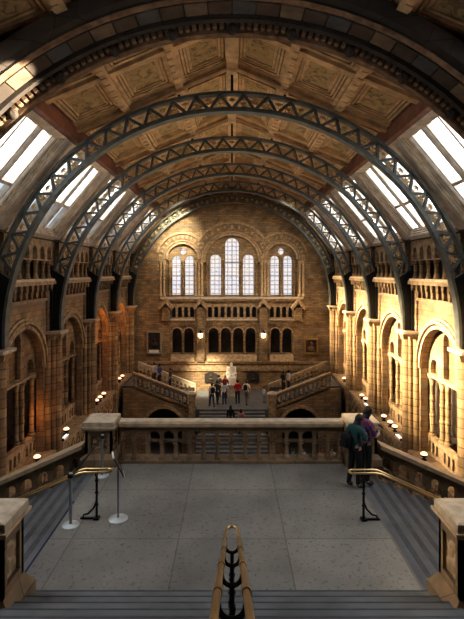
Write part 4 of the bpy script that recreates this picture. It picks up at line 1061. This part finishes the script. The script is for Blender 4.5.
# the two visitors at the right of the landing, seen from behind
GA = dict(PHONE); GA.update(neck=(0,.05,1.49), jaw=(0,.11,1.53), crown=(0,.15,1.6), upper=(0,.03,1.39), shl=(-.175,.02,1.395), shr=(.175,.02,1.395), ell=(-.24,.0,1.12), wrl=(-.16,.22,1.06), hal=(-.1,.29,1.08), knl=(-.1,-.02,.5), anl=(-.11,-.12,.1), tol=(-.13,.04,.035))
oA, MTA, JA = person('person in a dark green jacket and black trousers, head bent, with a black backpack', 2.64, 9.95, LZ, R_(-52), 1.52, GA, (.028,.095,.095), (.012,.012,.014), longhair=True, shoes=(.06,.05,.045), detail=True)
backpack('black backpack hanging behind the person in the dark green jacket', MTA @ Matrix.Translation((-.14,.02,-.14)), JA, cloth((.01,.01,.012)), .78)
GB = dict(PHONE); GB.update(elr=(.24,.06,1.12), wrr=(.14,.28,1.12), har=(.09,.35,1.15))
oB, MTB, JB = person('person in a blue and red plaid shirt, dark hair, standing beside the green jacket', 2.97, 10.4, LZ-.14, R_(-62), 1.68, GB, M['plaid'], (.012,.012,.015), sleeves=.6, longhair=True, shoes=(.05,.05,.055), detail=True)
c = MTB @ Vector((.03,.46,1.24))
tag(MB().box(-.04,.04,-.006,.006,-.075,.075).xf(Matrix.Translation(c) @ Matrix.Rotation(R_(-58),4,'Z') @ Matrix.Rotation(R_(50),4,'X')).build('smartphone', 'black', loc=tuple(c)), 'small dark phone held by the person in the plaid shirt', 'phone')

# visitors round the statue
def on_landing(px, Y): return ((px-232)*Y/F, Y, SZ)
far = [('person in a white shirt and dark jeans at the stair head, far left', 212, 33.5, R_(20), 1.72, WALK, (.62,.62,.62), (.03,.04,.09), 'hair', False),
       ('person in a dark grey jacket walking just right of the white shirt and backpack', 217.2, 34.3, R_(-20), 1.7, WALK, (.06,.06,.07), (.025,.025,.03), 'hairb', False),
       ('person in a navy coat standing in the group left of the statue', 219.0, 36.2, R_(-30), 1.72, LOOK, (.045,.05,.075), (.02,.02,.025), 'hair', False),
       ('person in a deep red top close beside the statue on its left', 225.3, 35.9, R_(170), 1.7, LOOK, (.3,.03,.035), (.02,.02,.03), 'hairb', True),
       ('person in a pale blue blouse and jeans below the group left of the statue', 224.3, 34.2, R_(10), 1.66, {}, (.5,.55,.62), (.05,.07,.14), 'hairb', True),
       ('person in a bright red jumper looking up at the statue from the right', 237.6, 34.3, R_(10), 1.76, {}, (.48,.03,.035), (.03,.03,.04), 'hair', False),
       ('person in a white shirt and grey trousers, right of the red jumper', 246.6, 34.1, R_(-25), 1.78, WALK, (.68,.67,.64), (.2,.18,.16), 'hairb', False)]
packs = {0: 'small black backpack on the white-shirted person at the stair head left', 6: 'small dark backpack on the white-shirted person right of the red jumper'}
for i, (lab, px, Y, hd, h, ps, sh, tr, ha, lh) in enumerate(far):
    X, Y, Z = on_landing(px, Y)
    o, MT, J = person(lab, X, Y, Z, hd, h, ps, sh, tr, ha, lh, group='visitors around the statue', sleeves=.6)
    if i in packs: backpack(packs[i], MT @ Matrix.Translation((0,-.03,0)), J, cloth((.012,.012,.016)), 1.0)
for lab, px, Y, hd, sh in (('person in black at the foot of the view, climbing the grand stair', 230.6, 31.24, 0, (.015,.015,.018)), ('person in a dusty pink top climbing the grand stair beside the one in black', 241, 31.0, R_(15), (.4,.2,.19))):
    kk = math.ceil((SY-Y)/.32); Y = SY-.32*kk+.16-.06
    person(lab, (px-232)*Y/F, Y, stair_z(Y)+.003, hd, 1.66, {}, sh, (.03,.03,.035), 'hair', True, group='visitors on the grand stair')
for lab, px, hd, sh, tr, h in (('person in a pale top climbing the left flight, leftmost of three', 156.5, R_(60), (.55,.52,.5), (.06,.06,.07), 1.68), ('person in a bright blue jacket, middle of three on the left flight', 161.6, R_(70), (.03,.09,.32), (.03,.03,.05), 1.72), ('person in dark clothes, last of three on the left flight', 168.6, R_(80), (.04,.035,.04), (.03,.03,.035), 1.66)):
    X = (px-232)*35.3/F; kk = int((abs(X)-2.9)/.4); X = -(2.9+.4*kk+.2)
    person(lab, X, 35.3+random.uniform(-.2,.2), fl_z(abs(X)), hd, h, {}, sh, tr, group='visitors on the side flights', sleeves=.6)
for lab, px, hd, sh, tr, h in (('person in a black coat on the right flight', 283.5, R_(-60), (.02,.02,.022), (.02,.02,.022), 1.76), ('person in a white top and dark hair on the right flight', 290.7, R_(-70), (.62,.6,.58), (.05,.05,.06), 1.66)):
    X = (px-232)*35.3/F; kk = int((abs(X)-2.9)/.4); X = 2.9+.4*kk+.2
    person(lab, X, 35.3, fl_z(abs(X)), hd, h, {}, sh, tr, group='visitors on the side flights', sleeves=.6)
X = (264-232)*34.6/F
person('small child in white at the foot of the right flight', X, 34.6, SZ, R_(-60), 1.2, {}, (.66,.64,.62), (.3,.3,.32), 'hairb', group='visitors around the statue')
for lab, px, hd, sh, tr in (('person in a pale yellow shirt on the hall floor behind the balusters', 272, R_(100), (.6,.48,.28), (.05,.05,.06)), ('person in a teal top on the hall floor behind the balusters', 293, R_(60), (.03,.28,.26), (.05,.05,.06)), ('person in white with white bags on the hall floor behind the balusters', 303, R_(150), (.75,.74,.72), (.5,.5,.5)), ('person in an orange top on the hall floor near the right pedestal', 322, R_(200), (.5,.2,.06), (.4,.4,.42)), ('person in a pale grey top on the hall floor near the right pedestal', 333, R_(120), (.55,.55,.58), (.08,.08,.1))):
    Y = 31.0; person(lab, (px-232)*Y/F, Y, FZ, hd, 1.72, {}, sh, tr, 'hairb', group='visitors on the hall floor')

# seated marble statue
def statue():
    x, y = -.05, 37.0; zb = SZ
    o = thing('statue', 'white marble seated figure on a plinth in front of the end wall', 'statue', (x, y, zb))
    MB().frustum(x, y, .62, .62, zb, .62, .62, zb+.12).frustum(x, y, .52, .52, zb+.12, .48, .48, zb+.75).frustum(x, y, .48, .48, zb+.75, .56, .56, zb+.86).build('plinth', 'pale', o)
    J = skeleton(dict(pelvis=(0,-.08,.52), belly=(0,-.08,.68), chest=(0,-.07,.85), upper=(0,-.06,.98), neck=(0,-.04,1.08), jaw=(0,0,1.14), crown=(0,0,1.22),
        shl=(-.18,-.06,.97), shr=(.18,-.06,.97), ell=(-.26,.0,.72), elr=(.26,.0,.72), wrl=(-.16,.22,.6), wrr=(.12,.24,.6), hal=(-.1,.28,.58), har=(.06,.3,.58),
        hpl=(-.1,-.02,.5), hpr=(.1,-.02,.5), knl=(-.14,.36,.52), knr=(.14,.4,.5), anl=(-.14,.34,.09), anr=(.14,.44,.09), tol=(-.16,.5,.04), tor=(.16,.6,.04)))
    RR = dict(RAD); RR.update(pelvis=.17, belly=.16, chest=.165, upper=.13, hpl=.12, hpr=.12, knl=.095, knr=.095, anl=.08, anr=.08, shl=.09, shr=.09, ell=.065, elr=.065)
    vs, fs = skin_mesh(J, ED, RR, 'pelvis')
    K = 1.28; MT = Matrix.Translation((x, y, zb+.86)) @ Matrix.Rotation(PI, 4, 'Z') @ Matrix.Scale(K, 4)
    b = MB().add(vs, fs); b.ball((0,.01,1.2), .11, 14, 10, (.85,1,1.15)).ball((0,.1,1.08), .085, 12, 8, (.8,.6,1.3)).ball((0,.115,1.19), .02, 8, 6)
    b.xf(MT).build('figure', 'marble', o, smooth=True)
    MB().box(-.3,.3,-.32,.12,0,.42).box(-.3,.3,-.36,-.26,.42,1.0).box(-.33,-.25,-.3,.1,.42,.64).box(.25,.33,-.3,.1,.42,.64).xf(MT).build('chair', 'marble', o)
    MB().frustum(0,.3,.2,.2,.02,.26,.16,.48).xf(MT).build('robe', 'marble', o)
statue()

# ------------------------------------------------------------------ light
def area(name, loc, target, size, sizey, power, col, spread=180):
    l = bpy.data.lights.new(name, 'AREA'); l.shape = 'RECTANGLE'; l.size = size; l.size_y = sizey; l.energy = power; l.color = col; l.spread = R_(spread)
    o = bpy.data.objects.new(name, l); C.objects.link(o); o.location = loc
    o.rotation_euler = (Vector(target)-Vector(loc)).to_track_quat('-Z', 'Y').to_euler(); return o
def point(name, loc, power, col, r=.2):
    l = bpy.data.lights.new(name, 'POINT'); l.energy = power; l.color = col; l.shadow_soft_size = r
    o = bpy.data.objects.new(name, l); C.objects.link(o); o.location = loc; return o
def spot(name, loc, target, power, col, ang, blend=.6, r=.3):
    l = bpy.data.lights.new(name, 'SPOT'); l.energy = power; l.color = col; l.spot_size = R_(ang); l.spot_blend = blend; l.shadow_soft_size = r
    o = bpy.data.objects.new(name, l); C.objects.link(o); o.location = loc
    o.rotation_euler = (Vector(target)-Vector(loc)).to_track_quat('-Z', 'Y').to_euler(); return o
area('low_sun', (-5.6, 7.6, 3.6), (3.3, 6.6, -4.2), 1.2, .6, 4, (1.0, .78, .5), 14)
for b in range(0, 5):
    yc = (YB[b]+YB[b+1])/2
    area('low_sun', (-6.3, yc, 2.9), (8.5, yc, -3.9), 2.6, .8, 600, (1.0, .74, .43), 27)
for y, x, z, p in ((29.7, -8.6, -3.6, 60), (35.0, -8.6, -3.4, 60), (20.3, -8.55, -6.3, 12)):
    point('niche_glow', (x, y, z), p, (1.0, .36, .08), .15)
for yc in (20.0, 29.0): area('ceiling_fill', (0, yc, FZ+1.2), (0, yc+.01, 8), 3.0, 7.0, 105, (1.0, .84, .62), 60)  # added fill lamps, unseen below the landing, to lift the ceiling
area('end_wall_soft', (0, 31.0, 4.6), (0, 38.6, -3.2), 8, 1.2, 190, (1.0, .82, .58), 110)  # added soft fill to brighten the end wall, no fitting there
spot('arch_patch', (5.4, 9.6, 3.6), (-5.35, 10.6, 3.95), 45000, (1, .88, .68), 9, .3, .05)  # added spot that throws the bright patch onto the stone arch
spot('end_wall_glow', (-3.5, 33.5, 5.2), (-4.6, 38.6, 2.9), 3600, (1, .85, .58), 50, 1.0, .4)  # added spot for the warm glow high on the left end wall
spot('statue_wash', (-3.5, 33.0, -3.0), (-1.9, 38.0, -9.0), 8000, (1, .8, .52), 36, 1.0, .3)  # added spot brightening the wall and people by the statue
w = bpy.data.worlds.new('sky'); bpy.context.scene.world = w; w.use_nodes = True
w.node_tree.nodes['Background'].inputs[0].default_value = (.55, .65, .8, 1); w.node_tree.nodes['Background'].inputs[1].default_value = .6

# ------------------------------------------------------------------ lift everything to stand on the floor at zero
for o in list(bpy.context.scene.objects):
    if o.parent is None: o.location.z += EYE

cam = bpy.data.cameras.new('camera'); co = bpy.data.objects.new('camera', cam); C.objects.link(co)
co.location = (0, 0, EYE); co.rotation_euler = (PI/2, 0, 0)
cam.sensor_fit = 'VERTICAL'; cam.sensor_height = 36.0; cam.sensor_width = 27.0; cam.lens = 36.0*F/619; cam.shift_y = (272-309.5)/619; cam.clip_end = 200; cam.clip_start = .05
sc = bpy.context.scene; sc.camera = co
sc.cycles.use_denoising = True; sc.cycles.max_bounces = 8; sc.cycles.diffuse_bounces = 5; sc.cycles.sample_clamp_indirect = 6
sc.view_settings.view_transform = 'Standard'; sc.view_settings.look = 'Medium High Contrast'; sc.view_settings.exposure = 0.3
